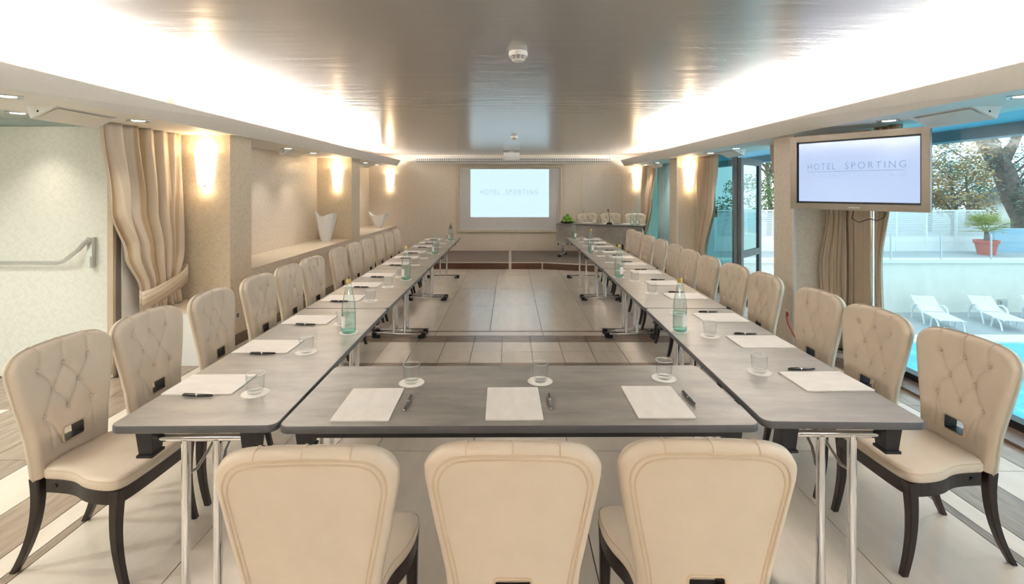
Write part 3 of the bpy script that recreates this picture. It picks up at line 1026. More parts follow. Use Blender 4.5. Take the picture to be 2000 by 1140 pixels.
curtain('striped_curtain', [(2.18, (3.28, 11.0), (3.19, 11.70), 0.03), (1.3, (3.22, 11.05), (3.14, 11.75), 0.03), (0.15, (3.10, 11.3), (3.08, 11.75), 0.03)], 5,
        'golden striped curtain in the corner beside the stage')
curtain('sheer_curtain', [(2.18, (3.37, 10.15), (3.37, 11.1), 0.018), (0.15, (3.37, 10.15), (3.37, 11.15), 0.02)], 9,
        'teal curtain hanging at the far right window', 'teal', 'teal curtains')
curtain('striped_curtain', [(2.18, (3.36, 4.88), (3.25, 4.99), 0.014), (1.35, (3.36, 4.88), (3.24, 4.99), 0.018), (0.85, (3.36, 4.87), (3.17, 4.99), 0.020),
                            (0.02, (3.36, 4.88), (3.22, 4.99), 0.020)], 3,
        'grey beige curtain tied between television pillar and window post')
curtain('striped_curtain', [(2.18, (3.335, 4.16), (3.335, 4.46), 0.018), (1.5, (3.335, 4.28), (3.335, 4.47), 0.018), (0.95, (3.335, 4.38), (3.335, 4.48), 0.014),
                            (0.02, (3.335, 4.33), (3.335, 4.48), 0.016)], 3,
        'grey beige curtain on the window side of the television post')

# ------------------------------------------------------------------ chairs
def chair_parts():
    root = empty('tufted_chair')
    tag(root, 'cream leather tufted chair with dark wood legs', 'chair', 'cream tufted conference chairs')
    Z0, HT, T = 0.385, 0.945, 0.062

    def halfw(z):
        ks = [(0.385, 0.172), (0.56, 0.190), (0.70, 0.219), (0.83, 0.243), (0.95, 0.249)]
        for (a, wa), (b, wb) in zip(ks, ks[1:]):
            if z <= b:
                q = max(0, (z - a) / (b - a))
                return wa + (wb - wa) * q
        return ks[-1][1]

    def ztop(u):
        return HT - 0.018 * u * u - 0.062 * abs(u) ** 8

    def yc(x, z):
        q = (z - Z0) / (HT - Z0)
        return -0.195 - 0.062 * q ** 1.4 + 0.30 * x * x

    btn = [(x, 0.835) for x in (-0.118, 0, 0.118)] + [(x, 0.735) for x in (-0.060, 0.060)] + [(x, 0.635) for x in (-0.112, 0, 0.112)]
    seg = []
    for i in (0, 1, 2):
        bx, bz = btn[i]
        seg.append(((bx, bz), (bx * 0.98, 0.96), 0.55))
        for j in (3, 4):
            if abs(btn[j][0] - bx) < 0.07:
                seg.append((btn[i], btn[j], 1.0))
    for i in (3, 4):
        for j in (5, 6, 7):
            if abs(btn[j][0] - btn[i][0]) < 0.07:
                seg.append((btn[i], btn[j], 1.0))
    for j, tx_ in ((5, -0.10), (5, -0.055), (7, 0.10), (7, 0.055)):
        seg.append((btn[j], (tx_, 0.50), 0.6))

    def tuft(x, z):
        d = 0.0
        for bx, bz in btn:
            r2 = (x - bx) ** 2 + (z - bz) ** 2
            d += 0.012 * math.exp(-r2 / 0.00020) + 0.006 * math.exp(-r2 / 0.0016)
        best = 0.0
        for (ax, az), (cx, cz), wgt in seg:
            vx, vz = cx - ax, cz - az
            t = max(0, min(1, ((x - ax) * vx + (z - az) * vz) / (vx * vx + vz * vz)))
            bow = 0.006 * math.sin(t * math.pi) * (1 if vx >= 0 else -1)
            dd = math.hypot(x - ax - vx * t - bow, z - az - vz * t)
            best = max(best, wgt * (0.0085 * math.exp(-(dd / 0.0050) ** 2) + 0.0035 * math.exp(-(dd / 0.02) ** 2)))
        return d + best

    HX, HZ0, HZ1 = 0.048, 0.493, 0.558
    us = [-1 + 2 * k / 64 for k in range(65)]
    nu = len(us)
    zs_n = [k / 76 for k in range(77)]
    hu = HX / halfw(0.5)
    iu0 = min(range(nu), key=lambda i: abs(us[i] + hu))
    iu1 = nu - 1 - iu0
    us[iu0], us[iu1] = -hu, hu
    j0 = min(range(77), key=lambda j: abs(Z0 + zs_n[j] * (HT - Z0) - HZ0))
    j1 = min(range(77), key=lambda j: abs(Z0 + zs_n[j] * (HT - Z0) - HZ1))

    def q4(e, r):
        k = 1 - min(max(e, 0) / r, 1)
        return math.sqrt(max(0, 1 - k * k))

    front, back = [], []
    for j, v in enumerate(zs_n):
        for i, u in enumerate(us):
            z = Z0 + v * (ztop(u) - Z0)
            x = u * halfw(z)
            p = q4((1 - abs(u)) * halfw(z), 0.030) * q4(ztop(u) - z, 0.032) * q4(z - Z0, 0.02)
            f = T * 0.5 * p
            if p > 0.3:
                f -= tuft(x, z) * min(1, (p - 0.3) / 0.4)
            y = yc(x, z)
            front.append((x, y + f, z))
            pb_ = q4((1 - abs(u)) * halfw(z), 0.022) * q4(ztop(u) - z, 0.026) * q4(z - Z0, 0.02)
            back.append((x, y - T * 0.5 * pb_, z))
    mb = MB()
    N = nu * 77
    fs = []
    for j in range(76):
        for i in range(nu - 1):
            a = j * nu + i
            if iu0 <= i < iu1 and j0 <= j < j1:
                continue
            fs.append((a, a + 1, a + nu + 1, a + nu))
            fs.append((N + a + 1, N + a, N + a + nu, N + a + nu + 1))
    for i in range(nu - 1):                       # rim
        fs.append((i + 1, i, N + i, N + i + 1))
        t = 76 * nu + i
        fs.append((t, t + 1, N + t + 1, N + t))
    for j in range(76):
        a = j * nu
        fs.append((a, a + nu, N + a + nu, N + a))
        a += nu - 1
        fs.append((a + nu, a, N + a, N + a + nu))
    mb.add(front + back, fs)
    br = mb.build('backrest', 'leather', root, 'all')
    # dark lining of the hand hole
    hz0, hz1 = Z0 + zs_n[j0] * (HT - Z0), Z0 + zs_n[j1] * (HT - Z0)
    hb = MB()
    rings = []
    for dy in (-T * 0.52, T * 0.46):
        ring = []
        for x, z in ((-HX, hz0), (0, hz0), (HX, hz0), (HX, hz1), (0, hz1), (-HX, hz1)):
            ring.append((x * 0.985, yc(x, z) + dy, z + (0.001 if z < 0.5 else -0.001)))
        rings.append(ring)
    hb.loft(rings, False, False)
    ho = hb.build('hand_hole_lining', 'darkwood', root)
    for dy in (-T * 0.52, T * 0.50):
        pts = [(x, yc(x, z) + dy, z) for x, z in [(a + 0, b + (hz0 + hz1) / 2) for a, b in rrect(2 * HX + 0.008, hz1 - hz0 + 0.008, 0.012, 3)]]
        MB().tube(pts, 0.004, 6, True).build('hole_piping', 'piping', root, True)
    # piping around the rear panel
    pts = []
    ins = 0.030
    path = [(-1, v) for v in [k / 30 for k in range(0, 29)]] + [(u, 1) for u in [-0.86 + 1.72 * k / 24 for k in range(25)]] + [(1, v) for v in [k / 30 for k in range(28, -1, -1)]]
    for off, rad in ((0.026, 0.0032), (0.038, 0.0026)):
        pts = []
        for u, v in path:
            if abs(u) == 1 and v < 1:
                z = Z0 + 0.012 + v * (ztop(0.86) - off * 1.1 - Z0 - 0.012)
                x = u * (halfw(z) - off)
            else:
                z = ztop(u) - off
                x = u * (halfw(z) - off) * 1.0 / 0.93 if abs(u) < 0.93 else u * (halfw(z) - off)
            pts.append((x, yc(x, z) - T * 0.5 - 0.0004, z))
        # soften the corners
        for _ in range(3):
            pts = [pts[0]] + [tuple((pts[i - 1][k] + 2 * pts[i][k] + pts[i + 1][k]) / 4 for k in range(3)) for i in range(1, len(pts) - 1)] + [pts[-1]]
        MB().tube(pts, rad, 6).build('rear_piping', 'piping', root, True)
    for x in (-0.125, 0.0, 0.125):                # seams over the top roll
        pts = []
        for k in range(9):
            a = math.pi * (k / 8)
            u = x / 0.249
            zt = ztop(u)
            pts.append((x, yc(x, zt) - math.cos(a) * T * 0.5 * 0.97, zt - 0.026 + 0.0262 * math.sin(a)))
        MB().tube(pts, 0.0017, 5).build('top_seam', 'piping', root, True)
    bm = MB().lathe([(0.0, 0.0045), (0.005, 0.004), (0.008, 0.001), (0.0085, -0.004)], 10, fn=lambda p, a: Vector((p.x, p.z, p.y))).mesh('button', 'all')
    for bx, bz in btn:
        b = link('button', bm, 'leather', br, (bx, yc(bx, bz) + T * 0.5 - 0.0165, bz))

    # bell-shaped seat
    def outline(grow):
        pts = []
        side = [(-0.175, 0.158), (-0.10, 0.160), (-0.03, 0.166), (0.02, 0.182), (0.06, 0.204), (0.11, 0.220), (0.17, 0.228), (0.215, 0.226)]
        for y, x in side:
            pts.append((x + grow, y))
        pts += [(0.208 + grow, 0.238 + grow), (0.17, 0.246 + grow), (0.08, 0.250 + grow), (-0.08, 0.250 + grow), (-0.17, 0.246 + grow), (-0.208 - grow, 0.238 + grow)]
        for y, x in reversed(side):
            pts.append((-x - grow, y))
        return pts

    def sub(pts, n=2):
        for _ in range(n):
            out = []
            for i, p in enumerate(pts):
                q = pts[(i + 1) % len(pts)]
                out.append((p[0] * 0.75 + q[0] * 0.25, p[1] * 0.75 + q[1] * 0.25))
                out.append((p[0] * 0.25 + q[0] * 0.75, p[1] * 0.25 + q[1] * 0.75))
            pts = out
        return pts

    base = sub(outline(0.0))

    def ring(k, z, c=(0, 0.03)):
        return [(c[0] + (x - c[0]) * k, c[1] + (y - c[1]) * k, z) for x, y in base]
    s = MB()
    s.loft([ring(0.985, 0.394), ring(1.005, 0.400), ring(1.015, 0.415), ring(1.012, 0.430), ring(0.985, 0.4405), ring(0.93, 0.446), ring(0.8, 0.4505), ring(0.5, 0.4535), ring(0.2, 0.455)])
    st_ = s.build('seat', 'leather', root, 'all')
    MB().tube([(x, y, 0.4335) for x, y, _ in ring(1.009, 0)], 0.0022, 5, True).build('seat_piping', 'piping', root, True)
    ap = MB()
    ap.loft([ring(0.955, 0.335), ring(0.985, 0.337), ring(0.985, 0.394)], False, False)
    ap.loft([ring(0.88, 0.394), ring(0.88, 0.337), ring(0.955, 0.335)], False, False)
    ap.build('seat_frame', 'darkwood', root, True)
    for sx in (-1, 1):
        for y in (-0.10, -0.02):
            MB().lathe([(0, 0.0), (0.008, 0.0), (0.009, -0.003)], 10, fn=lambda p, a: Vector((sx * (0.163 + 0.003 * (y > -0.05) + p.z), y + p.x, 0.368 + p.y))).build('bolt', 'black', root)

    def leg(path, w0, w1):
        n = len(path)
        rings = []
        for i, p in enumerate(path):
            w = w0 + (w1 - w0) * (i / (n - 1)) ** 0.8
            h = w / 2
            c = h * 0.25
            x, y, z = p
            rings.append([(x + a, y + b, z) for a, b in ((h, h - c), (h - c, h), (-h + c, h), (-h, h - c), (-h, -h + c), (-h + c, -h), (h - c, -h), (h, -h + c))])
        return MB().loft(rings)
    for sx in (-1, 1):
        fp, rp = [], []
        for k in range(11):
            q = k / 10
            z = 0.393 * (1 - q)
            fp.append((sx * (0.203 + 0.004 * q), 0.218 - 0.012 * math.sin(q * math.pi) + 0.030 * q ** 2.5, z))
            rp.append((sx * (0.146 + 0.018 * q * q), -0.192 + 0.012 * math.sin(q * math.pi * 0.8) - 0.092 * q ** 2.2, z))
        leg(fp, 0.046, 0.027).build('leg', 'darkwood', root, True)
        leg(rp, 0.046, 0.027).build('leg', 'darkwood', root, True)
    return root


chair0 = chair_parts()
bpy.context.view_layer.update()
freeze(chair0)
used = []


def place_chair(x, y, z, rz, label):
    if not used:
        used.append(1)
        chair0.location = (x, y, z)
        chair0.rotation_euler.z = rz
        chair0['label'] = label
        return chair0
    return copy_tree(chair0, (x, y, z), rz, label)


LY = [2.22, 2.73, 3.30, 3.88, 4.41, 4.93, 5.74, 6.22, 6.74, 7.385, 7.86, 8.40]
LX = [-2.05, -2.03, -2.01] + [-2.0] * 3 + [-2.02] + [-1.99, -1.98, -1.99, -1.97, -1.97]
RY = [2.27, 2.78, 3.28, 3.935, 4.41, 4.95, 5.50, 6.07, 6.68, 7.24, 7.85, 8.38]
RX = [2.13, 2.09, 2.08, 2.06, 2.04, 2.02, 2.03, 2.05, 2.07, 2.06, 2.07, 2.09]
jl = [-3, -2, 2, 0, 1, -2, 1, 0, -1, 2, 0, 1]
FAR = ['nearest the camera'] + ['%s from the camera' % o for o in ORD[1:11]] + ['farthest from the camera']
for i in range(12):
    place_chair(LX[i] + 0.235, LY[i], 0, R(-90 + jl[i]), 'cream tufted chair on the left side, %s' % FAR[i])
    place_chair(RX[i] - 0.235, RY[i], 0, R(90 + jl[(i + 5) % 12] + (4 if i == 0 else 0)), 'cream tufted chair on the right side, %s' % FAR[i])
for x, y, rz, w in ((-0.550, 1.545, 2.0, 'left'), (0.008, 1.570, 0.0, 'middle'), (0.548, 1.580, -1.5, 'right')):
    place_chair(x, y, 0, R(rz), '%s one of three cream chairs with their backs to the camera' % w)
for x, y, rz, w in ((1.77, 11.10, 176, 'left'), (2.31, 11.06, 176, 'middle'), (2.83, 10.93, 172, 'right')):
    place_chair(x, y, SG, R(rz), '%s one of three tufted chairs behind the stage table' % w)

# ------------------------------------------------------------------ tables
def table_parts(L=1.80, W=0.615, name='folding_table', lam='concrete_y', modesty=False, beam=False):
    """length along local y, origin at the centre on the floor"""
    root = empty(name)
    out = rrect(W, L, 0.035, 5)
    MB().prism([(x * 0.996, y * 0.9985) for x, y in out], 0.714, 0.7412).build('tabletop', lam, root)
    rg = []
    for k, z in ((0.0, 0.7135), (0.0015, 0.716), (0.002, 0.727), (0.0015, 0.738), (0.0, 0.7410)):
        rg.append([(x + math.copysign(k, x), y + math.copysign(k, y), z) for x, y in out])
    inn = [(x * 0.994, y * 0.998) for x, y in out]
    rg = [[(x, y, 0.7135) for x, y in inn]] + rg + [[(x, y, 0.7410) for x, y in inn]]
    MB().loft(rg, False, False).build('edge_band', 'edge', root, True)
    for s in (-1, 1):
        ly = s * (L / 2 - 0.062)
        for cx in (-0.060, 0.060):
            MB().tube([(cx, ly, 0.045), (cx, ly, 0.662)], 0.0165, 14).build('column', 'chrome', root, True)
        MB().tube([(-0.175, ly, 0.667), (0.175, ly, 0.667)], 0.0135, 12).build('crossbar', 'chrome', root, True)
        ft = MB().tube([(-0.265, ly, 0.044), (0.265, ly, 0.044)], 0.0195, 12).build('foot', 'chrome', root, True)
        for c in (-1, 1):
            MB().box((c * 0.268, ly, 0.034), (0.05, 0.052, 0.05)).box((c * 0.245, ly, 0.012), (0.075, 0.048, 0.024)).build('foot_cap', 'black', ft)
            bk = MB()
            bk.loft([[(c * 0.195 + a, ly + b, z) for a, b in ((-w, -d), (w, -d), (w, d), (-w, d))] for z, w, d in ((0.607, 0.030, 0.035), (0.617, 0.030, 0.035), (0.619, 0.025, 0.028), (0.70, 0.030, 0.038), (0.714, 0.034, 0.042))])
            bk.build('bracket', 'black', root)
            MB().tube([(c * 0.064, ly - s * 0.012, 0.52), (c * 0.05, ly - s * 0.05, 0.52), (c * 0.035, ly - s * 0.10, 0.565), (c * 0.03, ly - s * 0.30, 0.70)], 0.006, 8).build('brace', 'chrome', root, True)
    if beam:
        MB().b2(-0.25, -0.225, -L / 2 + 0.09, L / 2 - 0.09, 0.668, 0.714).b2(0.225, 0.25, -L / 2 + 0.09, L / 2 - 0.09, 0.668, 0.714).build('beam', 'black', root)
    else:
        MB().b2(-0.02, 0.02, -L / 2 + 0.35, L / 2 - 0.35, 0.69, 0.714).build('beam', 'black', root)
    if modesty:
        MB().b2(W / 2 - 0.045, W / 2 - 0.025, -L / 2 + 0.0, L / 2 - 0.02, 0.335, 0.71).build('modesty_panel', 'concrete_y', root)
    return root


t0 = table_parts()
tag(t0, 'x', 'table', 'folding conference tables')
bpy.context.view_layer.update()
freeze(t0)
YS = [1.811, 3.613, 5.415, 7.205, 9.0]


def side_table(i, s, xa, xb, label, first=False):
    ya, yb = YS[i] + 0.006, YS[i + 1] - 0.006
    if s > 0 and i == 0:
        ya += 0.03
    a, b = Vector((xa + s * 0.3075, ya)), Vector((xb + s * 0.3075, yb))
    d = b - a
    c = (a + b) / 2
    rz = math.atan2(d.y, d.x) - math.pi / 2
    if first:
        t0.location = (c.x, c.y, 0)
        t0.rotation_euler.z = rz
        t0['label'] = label
        o = t0
    else:
        o = copy_tree(t0, (c.x, c.y, 0), rz, label)
    o.scale.y = d.length / 1.80
    return o


TL = ['nearest the camera', 'second from the camera', 'third from the camera', 'farthest from the camera']
LI = [-0.876, -0.904, -0.904, -0.906, -0.910]
RI = [0.965, 1.002, 1.024, 1.027, 1.028]
for i in range(4):
    side_table(i, -1, LI[i], LI[i + 1], 'grey folding table in the left row, %s' % TL[i], i == 0)
    side_table(i, 1, RI[i], RI[i + 1], 'grey folding table in the right row, %s' % TL[i])
ftab = table_parts(1.80, 0.62, lam='concrete', beam=True)
tag(ftab, 'grey folding table across the front joining the two rows', 'table', 'folding conference tables')
ftab.location = (0.036, 2.128, 0)
ftab.rotation_euler.z = R(90.4)
ptab = table_parts(1.86, 0.62, modesty=True)
tag(ptab, 'grey speakers table with front panel on the stage', 'table', 'folding conference tables')
PA = math.atan2(10.02 - 10.73, 2.74 - 1.01)          # direction of its front edge
pc = Vector(((2.74 + 1.01) / 2, (10.02 + 10.73) / 2)) + Vector((-math.sin(PA), math.cos(PA))) * 0.30
ptab.location = (pc.x, pc.y, SG)
ptab.rotation_euler.z = PA - math.pi / 2


def pod(along, back):                                 # point on the stage table: metres from its left front corner
    f = Vector((1.01, 10.73)) + Vector((math.cos(PA), math.sin(PA))) * along + Vector((-math.sin(PA), math.cos(PA))) * back
    return f


TT = 0.7415

# ------------------------------------------------------------------ pads, pens, doilies, glasses, bottles
pad_m = MB().prism(rrect(0.30, 0.222, 0.004, 2), 0.0, 0.004).mesh('notepad')
pad_t = MB().prism(rrect(0.299, 0.221, 0.004, 2), 0.004, 0.0052).mesh('top_sheet')


def pad(x, y, rz, label, z=TT):
    o = tag(link('notepad', pad_m, 'padpaper', None, (x, y, z), rz), label, 'notepad', 'white notepads on the tables')
    link('top_sheet', pad_t, 'padpaper', o)


pen_b = MB().lathe([(0.0, -0.070), (0.0035, -0.069), (0.0052, -0.060), (0.0062, -0.02), (0.0064, 0.0), (0.0062, 0.03), (0.005, 0.062), (0.0, 0.066)], 10,
                   fn=lambda p, a: Vector((p.z, p.x, p.y))).mesh('pen_body', 'all')
pen_r = MB().lathe([(0.0066, -0.003), (0.0072, 0.0), (0.0066, 0.003)], 10, fn=lambda p, a: Vector((p.z, p.x, p.y))).mesh('pen_ring', 'all')
pen_t = MB().lathe([(0.0, -0.078), (0.0012, -0.077), (0.0042, -0.0625)], 8, fn=lambda p, a: Vector((p.z, p.x, p.y))).mesh('pen_tip', 'all')
pen_c = MB().box((0.035, 0, 0.0068), (0.045, 0.003, 0.002)).mesh('pen_clip')


def pen(x, y, rz, label, z=TT):
    t = tag(empty('ballpoint_pen', (x, y, z + 0.0068), rz), label, 'pen', 'black pens beside the notepads')
    link('barrel', pen_b, 'blackpen', t)
    link('ring', pen_r, 'chrome', t)
    link('tip', pen_t, 'chrome', t)
    link('clip', pen_c, 'blackpen', t)


def scallop(r, n=20):
    pts = []
    for k in range(n * 6):
        a = k * math.tau / (n * 6)
        rr = r * (0.955 + 0.045 * abs(math.sin(a * n / 2)))
        pts.append((rr * math.cos(a), rr * math.sin(a)))
    return pts


doily_m = MB()
dp = scallop(0.058)
doily_m.loft([[(x, y, 0.0) for x, y in dp], [(x, y, 0.0012) for x, y in dp], [(x * 0.93, y * 0.93, 0.0012) for x, y in dp], [(x * 0.92, y * 0.92, 0.0007) for x, y in dp],
              [(x * 0.80, y * 0.80, 0.0007) for x, y in dp], [(x * 0.79, y * 0.79, 0.0013) for x, y in dp]])
doily_m = doily_m.mesh('doily')


def doily(x, y, label, z=TT):
    tag(link('paper_doily', doily_m, 'doily', None, (x, y, z), random.uniform(0, 1)), label, 'doily', 'white paper doilies')


glass_m = MB().lathe([(0.0, 0.001), (0.028, 0.001), (0.032, 0.006), (0.0355, 0.03), (0.038, 0.082), (0.0372, 0.0835), (0.0362, 0.082), (0.034, 0.03), (0.030, 0.016), (0.0, 0.014)], 20).mesh('tumbler', 'all')
glass_rim = MB().tube([(0.0372 * math.cos(i * math.tau / 28), 0.0372 * math.sin(i * math.tau / 28), 0.0828) for i in range(28)], 0.0011, 6, True).mesh('rim', 'all')
M['rim'] = mat('glass_rim', (0.82, 0.83, 0.83), 0.08, spec=0.9)


def tumbler(x, y, label, z=TT + 0.0013):
    t = tag(empty('water_glass', (x, y, z)), label, 'glass', 'clear water glasses')
    link('tumbler', glass_m, 'glass', t)
    link('rim', glass_rim, 'rim', t)


LPY = [2.20, 2.73, 3.29, 3.946, 4.50, 5.01, 5.77, 6.34, 6.86, 7.54, 8.08, 8.62]
RPY = [2.237, 2.817, 3.347, 4.02, 4.585, 5.19, 5.77, 6.34, 6.86, 7.54, 8.08, 8.62]
for i in range(12):
    f = FAR[i]
    y = LPY[i]
    pad(-1.345, y, R(random.uniform(-1.5, 1.5)), 'white notepad in the left row, %s' % f)
    pen(-1.33 + random.uniform(-0.01, 0.01), y - 0.128, R(180 + random.uniform(-3, 3)), 'black pen in the left row, %s' % f)
    dx, dy = -1.10, y - 0.09
    if i == 2:
        dy += 0.0
    doily(dx, dy, 'paper doily under a glass in the left row, %s' % f)
    tumbler(dx, dy, 'clear glass in the left row, %s' % f)
    y = RPY[i]
    pad(1.44, y, R(random.uniform(-1.5, 1.5)), 'white notepad in the right row, %s' % f)
    pen(1.42 + random.uniform(-0.01, 0.01), y + 0.138, R(180 + random.uniform(-3, 3)), 'black pen in the right row, %s' % f)
    doily(1.20, y + 0.115, 'paper doily under a glass in the right row, %s' % f)
    tumbler(1.20, y + 0.115, 'clear glass in the right row, %s' % f)
for (px, py), (qx, qy), (gx, gy), w, rz in (((722, 789), (797, 788), (804, 747), 'left', 91), ((1003, 787), (1074, 785), (1055, 744), 'middle', 91), ((1281, 784), (1345, 779), (1297, 738), 'right', 90)):
    p = at(px, py, TT)
    pad(p.x, p.y, R(rz), '%s notepad on the front table' % w)
    p = at(qx, qy, TT)
    pen(p.x, p.y, R(rz + (4 if w == 'right' else 0) - 2), '%s black pen on the front table' % w)
    p = at(gx, gy, TT)
    doily(p.x, p.y, '%s paper doily on the front table' % w)
    tumbler(p.x, p.y, '%s clear glass on the front table' % w)

bt_prof = [(0.0, 0.004), (0.034, 0.0), (0.0415, 0.006), (0.0425, 0.02), (0.0425, 0.125), (0.0420, 0.150), (0.0375, 0.185), (0.0295, 0.225), (0.0205, 0.262), (0.0150, 0.290), (0.0140, 0.303), (0.0145, 0.312)]
bt_m = MB().lathe(bt_prof, 24).mesh('bottle_glass', 'all')
wt_m = MB().lathe([(0.0, 0.008), (0.038, 0.008), (0.0395, 0.03), (0.0395, 0.118), (0.0, 0.118)], 24).mesh('water', 'all')
wb_m = MB().lathe([(0.0, 0.006), (0.0385, 0.004), (0.0398, 0.018), (0.0, 0.018)], 24).mesh('thick_base', 'all')
lb_m = MB().lathe([(0.0429, 0.035), (0.0429, 0.105)], 12, a0=R(190), a1=R(262)).mesh('label', 'all')
cp_m = MB().lathe([(0.0, 0.326), (0.0145, 0.325), (0.0155, 0.322), (0.0155, 0.302), (0.0145, 0.300)], 18).mesh('cap', 'all')
nk_m = MB().lathe([(0.0355, 0.20), (0.0305, 0.225), (0.0212, 0.262)], 18).mesh('neck_foil', 'all')
M['aqua'] = thin_glass('aqua_base', (0.82, 0.97, 0.93), 0.4, edge=(0.6, 0.85, 0.8))


def bottle(x, y, z, label, cap=True, water=True, rz=0.0, dark=False):
    t = tag(empty('water_bottle', (x, y, z), rz), label, 'bottle', 'glass water bottles')
    link('glass_body', bt_m, 'bottle', t)
    link('thick_base', wb_m, 'aqua', t)
    if water:
        link('water', wt_m, 'water', t)
    link('label', lb_m, 'labelw', t)
    if cap:
        link('cap', cp_m, 'cap', t)
    if dark:
        link('neck_foil', nk_m, 'bottledark', t)


for i, (px, py, s) in enumerate(((681, 649, 0), (793, 546, 0), (850, 496, 0), (877, 469.5, 0), (1328, 646, 1), (1209, 541, 1), (1154, 493, 1), (1121, 466.5, 1))):
    p = at(px, py, TT)
    if s == 0 and i in (2, 3):
        p.x = max(p.x, -1.02)
    w = 'left' if not s else 'right'
    f = TL[i % 4]
    doily(p.x, p.y, 'paper doily under the water bottle in the %s row, %s' % (w, f))
    bottle(p.x, p.y, TT + 0.0013, 'glass water bottle in the %s row, %s' % (w, f), cap=(i % 4) < 2 or i == 6, rz=R(0 if not s else 80), dark=(i == 3))

# things on the stage table
PZ = SG + TT
for k, (a, w) in enumerate(((0.60, 'left'), (1.08, 'middle'), (1.50, 'right'))):
    q = pod(a, 0.40)
    pad(q.x, q.y, PA + R(90), '%s notepad on the stage table' % w, PZ)
for k, (a, w) in enumerate(((0.40, 'left'), (0.86, 'middle'), (1.31, 'right'))):
    q = pod(a, 0.25)
    tumbler(q.x, q.y, '%s clear glass on the stage table' % w, PZ)
for a, w in ((1.625, 'left'), (1.735, 'right')):
    q = pod(a, 0.12)
    bottle(q.x, q.y, PZ, '%s one of two water bottles on the stage table' % w, cap=False, rz=R(20))
q = pod(0.20, 0.22)
pl = tag(MB().lathe([(0.0, 0.008), (0.10, 0.010), (0.155, 0.022), (0.170, 0.030), (0.168, 0.024), (0.12, 0.002), (0.0, 0.0)], 28).build('fruit_plate', 'black', None, True, (q.x, q.y, PZ)),
         'shallow black plate of green apples on the stage table', 'plate')
ap_m = MB().lathe([(0.0, 0.058), (0.010, 0.064), (0.024, 0.066), (0.036, 0.055), (0.0395, 0.036), (0.034, 0.014), (0.018, 0.002), (0.006, 0.003), (0.0, 0.006)], 16).mesh('apple_body', 'all')
as_m = MB().tube([(0, 0, 0.056), (0.002, 0, 0.07), (0.006, 0, 0.078)], 0.0016, 5).mesh('apple_stem', 'all')
k = 0
AL = []
for n, r, z in ((7, 0.095, 0.013), (1, 0.0, 0.013), (4, 0.058, 0.0775), (1, 0.0, 0.134)):
    for i in range(n):
        a = math.tau * i / n + 0.3 * n
        AL.append((q.x + r * math.cos(a), q.y + r * math.sin(a), PZ + z, n))
CMP = ['right', 'back right', 'back', 'back left', 'left', 'front left', 'front', 'front right']
for i, (x, y, z, n) in enumerate(AL):
    cw = CMP[int(round(math.atan2(y - q.y, x - q.x) / (math.tau / 8))) % 8]
    lab = {7: 'green apple at the %s of the lower ring on the black plate' % cw, 4: 'green apple at the %s of the upper layer of the pile' % cw, 1: 'topmost green apple of the pile' if z > PZ + 0.1 else 'green apple hidden in the middle of the pile'}[n]
    t = tag(link('green_apple', ap_m, 'apple', None, (x, y, z), i * 0.9), lab, 'apple', {7: 'apples in the outer ring', 4: 'apples in the upper layer', 1: 'apples in the middle'}[n])
    link('stem', as_m, 'stem', t)
q = pod(1.15, 0.12)
mc = tag(empty('desk_microphone', (q.x, q.y, PZ), PA), 'black gooseneck microphone on the stage table', 'microphone')
MB().loft([[(a * 0.065, b * 0.05, 0) for a, b in ((-1, -1), (1, -1), (1, 1), (-1, 1))], [(a * 0.06, b * 0.045, 0.018) for a, b in ((-1, -1), (1, -1), (1, 1), (-1, 1))],
           [(a * 0.03, b * 0.02 + 0.015, 0.045) for a, b in ((-1, -1), (1, -1), (1, 1), (-1, 1))]]).build('base', 'black', mc)
MB().tube([(0, 0.01, 0.04), (0, 0.01, 0.13), (-0.01, 0.0, 0.22), (-0.022, -0.02, 0.29)], 0.005, 8).build('gooseneck', 'black', mc, True)
MB().tube([(-0.022, -0.02, 0.285), (-0.026, -0.028, 0.325)], 0.012, 10).build('capsule', 'black', mc, True)

# ------------------------------------------------------------------ television on its trolley
TA, TB = Vector((2.72, 4.70)), Vector((3.33, 3.855))       # plan points of its left and right edges
tc = (TA + TB) / 2
tw = (TB - TA).length
trz = math.atan2((TB - TA).y, (TB - TA).x)
tv = tag(empty('television', (tc.x, tc.y, 1.438), trz), 'large flat television showing blue title screen beside the right pillar', 'television')
H = 0.68
ho = MB()
bz = 0.055
for a, b, c, d in ((-tw / 2, tw / 2, 0, bz), (-tw / 2, tw / 2, H - bz, H), (-tw / 2, -tw / 2 + bz, bz, H - bz), (tw / 2 - bz, tw / 2, bz, H - bz)):
    ho.b2(a, b, -0.045, 0.0, c, d)
ho.build('bezel', 'tvframe', tv)
MB().b2(-tw / 2 + 0.01, tw / 2 - 0.01, -0.01, 0.05, 0.01, H - 0.01).build('back_shell', 'black', tv)
MB().b2(-tw / 2 + bz, tw / 2 - bz, -0.022, -0.01, bz, H - bz).build('screen_border', 'black', tv)
scr = MB().b2(-tw / 2 + bz + 0.014, tw / 2 - bz - 0.012, -0.026, -0.021, bz + 0.018, H - bz - 0.014).build('screen', 'tvpic', tv)
for body, x0, x1 in (('HOTEL', -0.375, -0.145), ('SPORTING', -0.070, 0.365)):
    t1 = fit_text(body, x1 - x0, 0.058, 'tvtext', scr, 'lettering', 1.3, -0.014)
    t1.rotation_euler.x = R(90); t1.location = ((x0 + x1) / 2, -0.028, 0.392)
MB().b2(-0.375, 0.365, -0.028, -0.026, 0.343, 0.3465).build('underline', 'tvtext', scr)
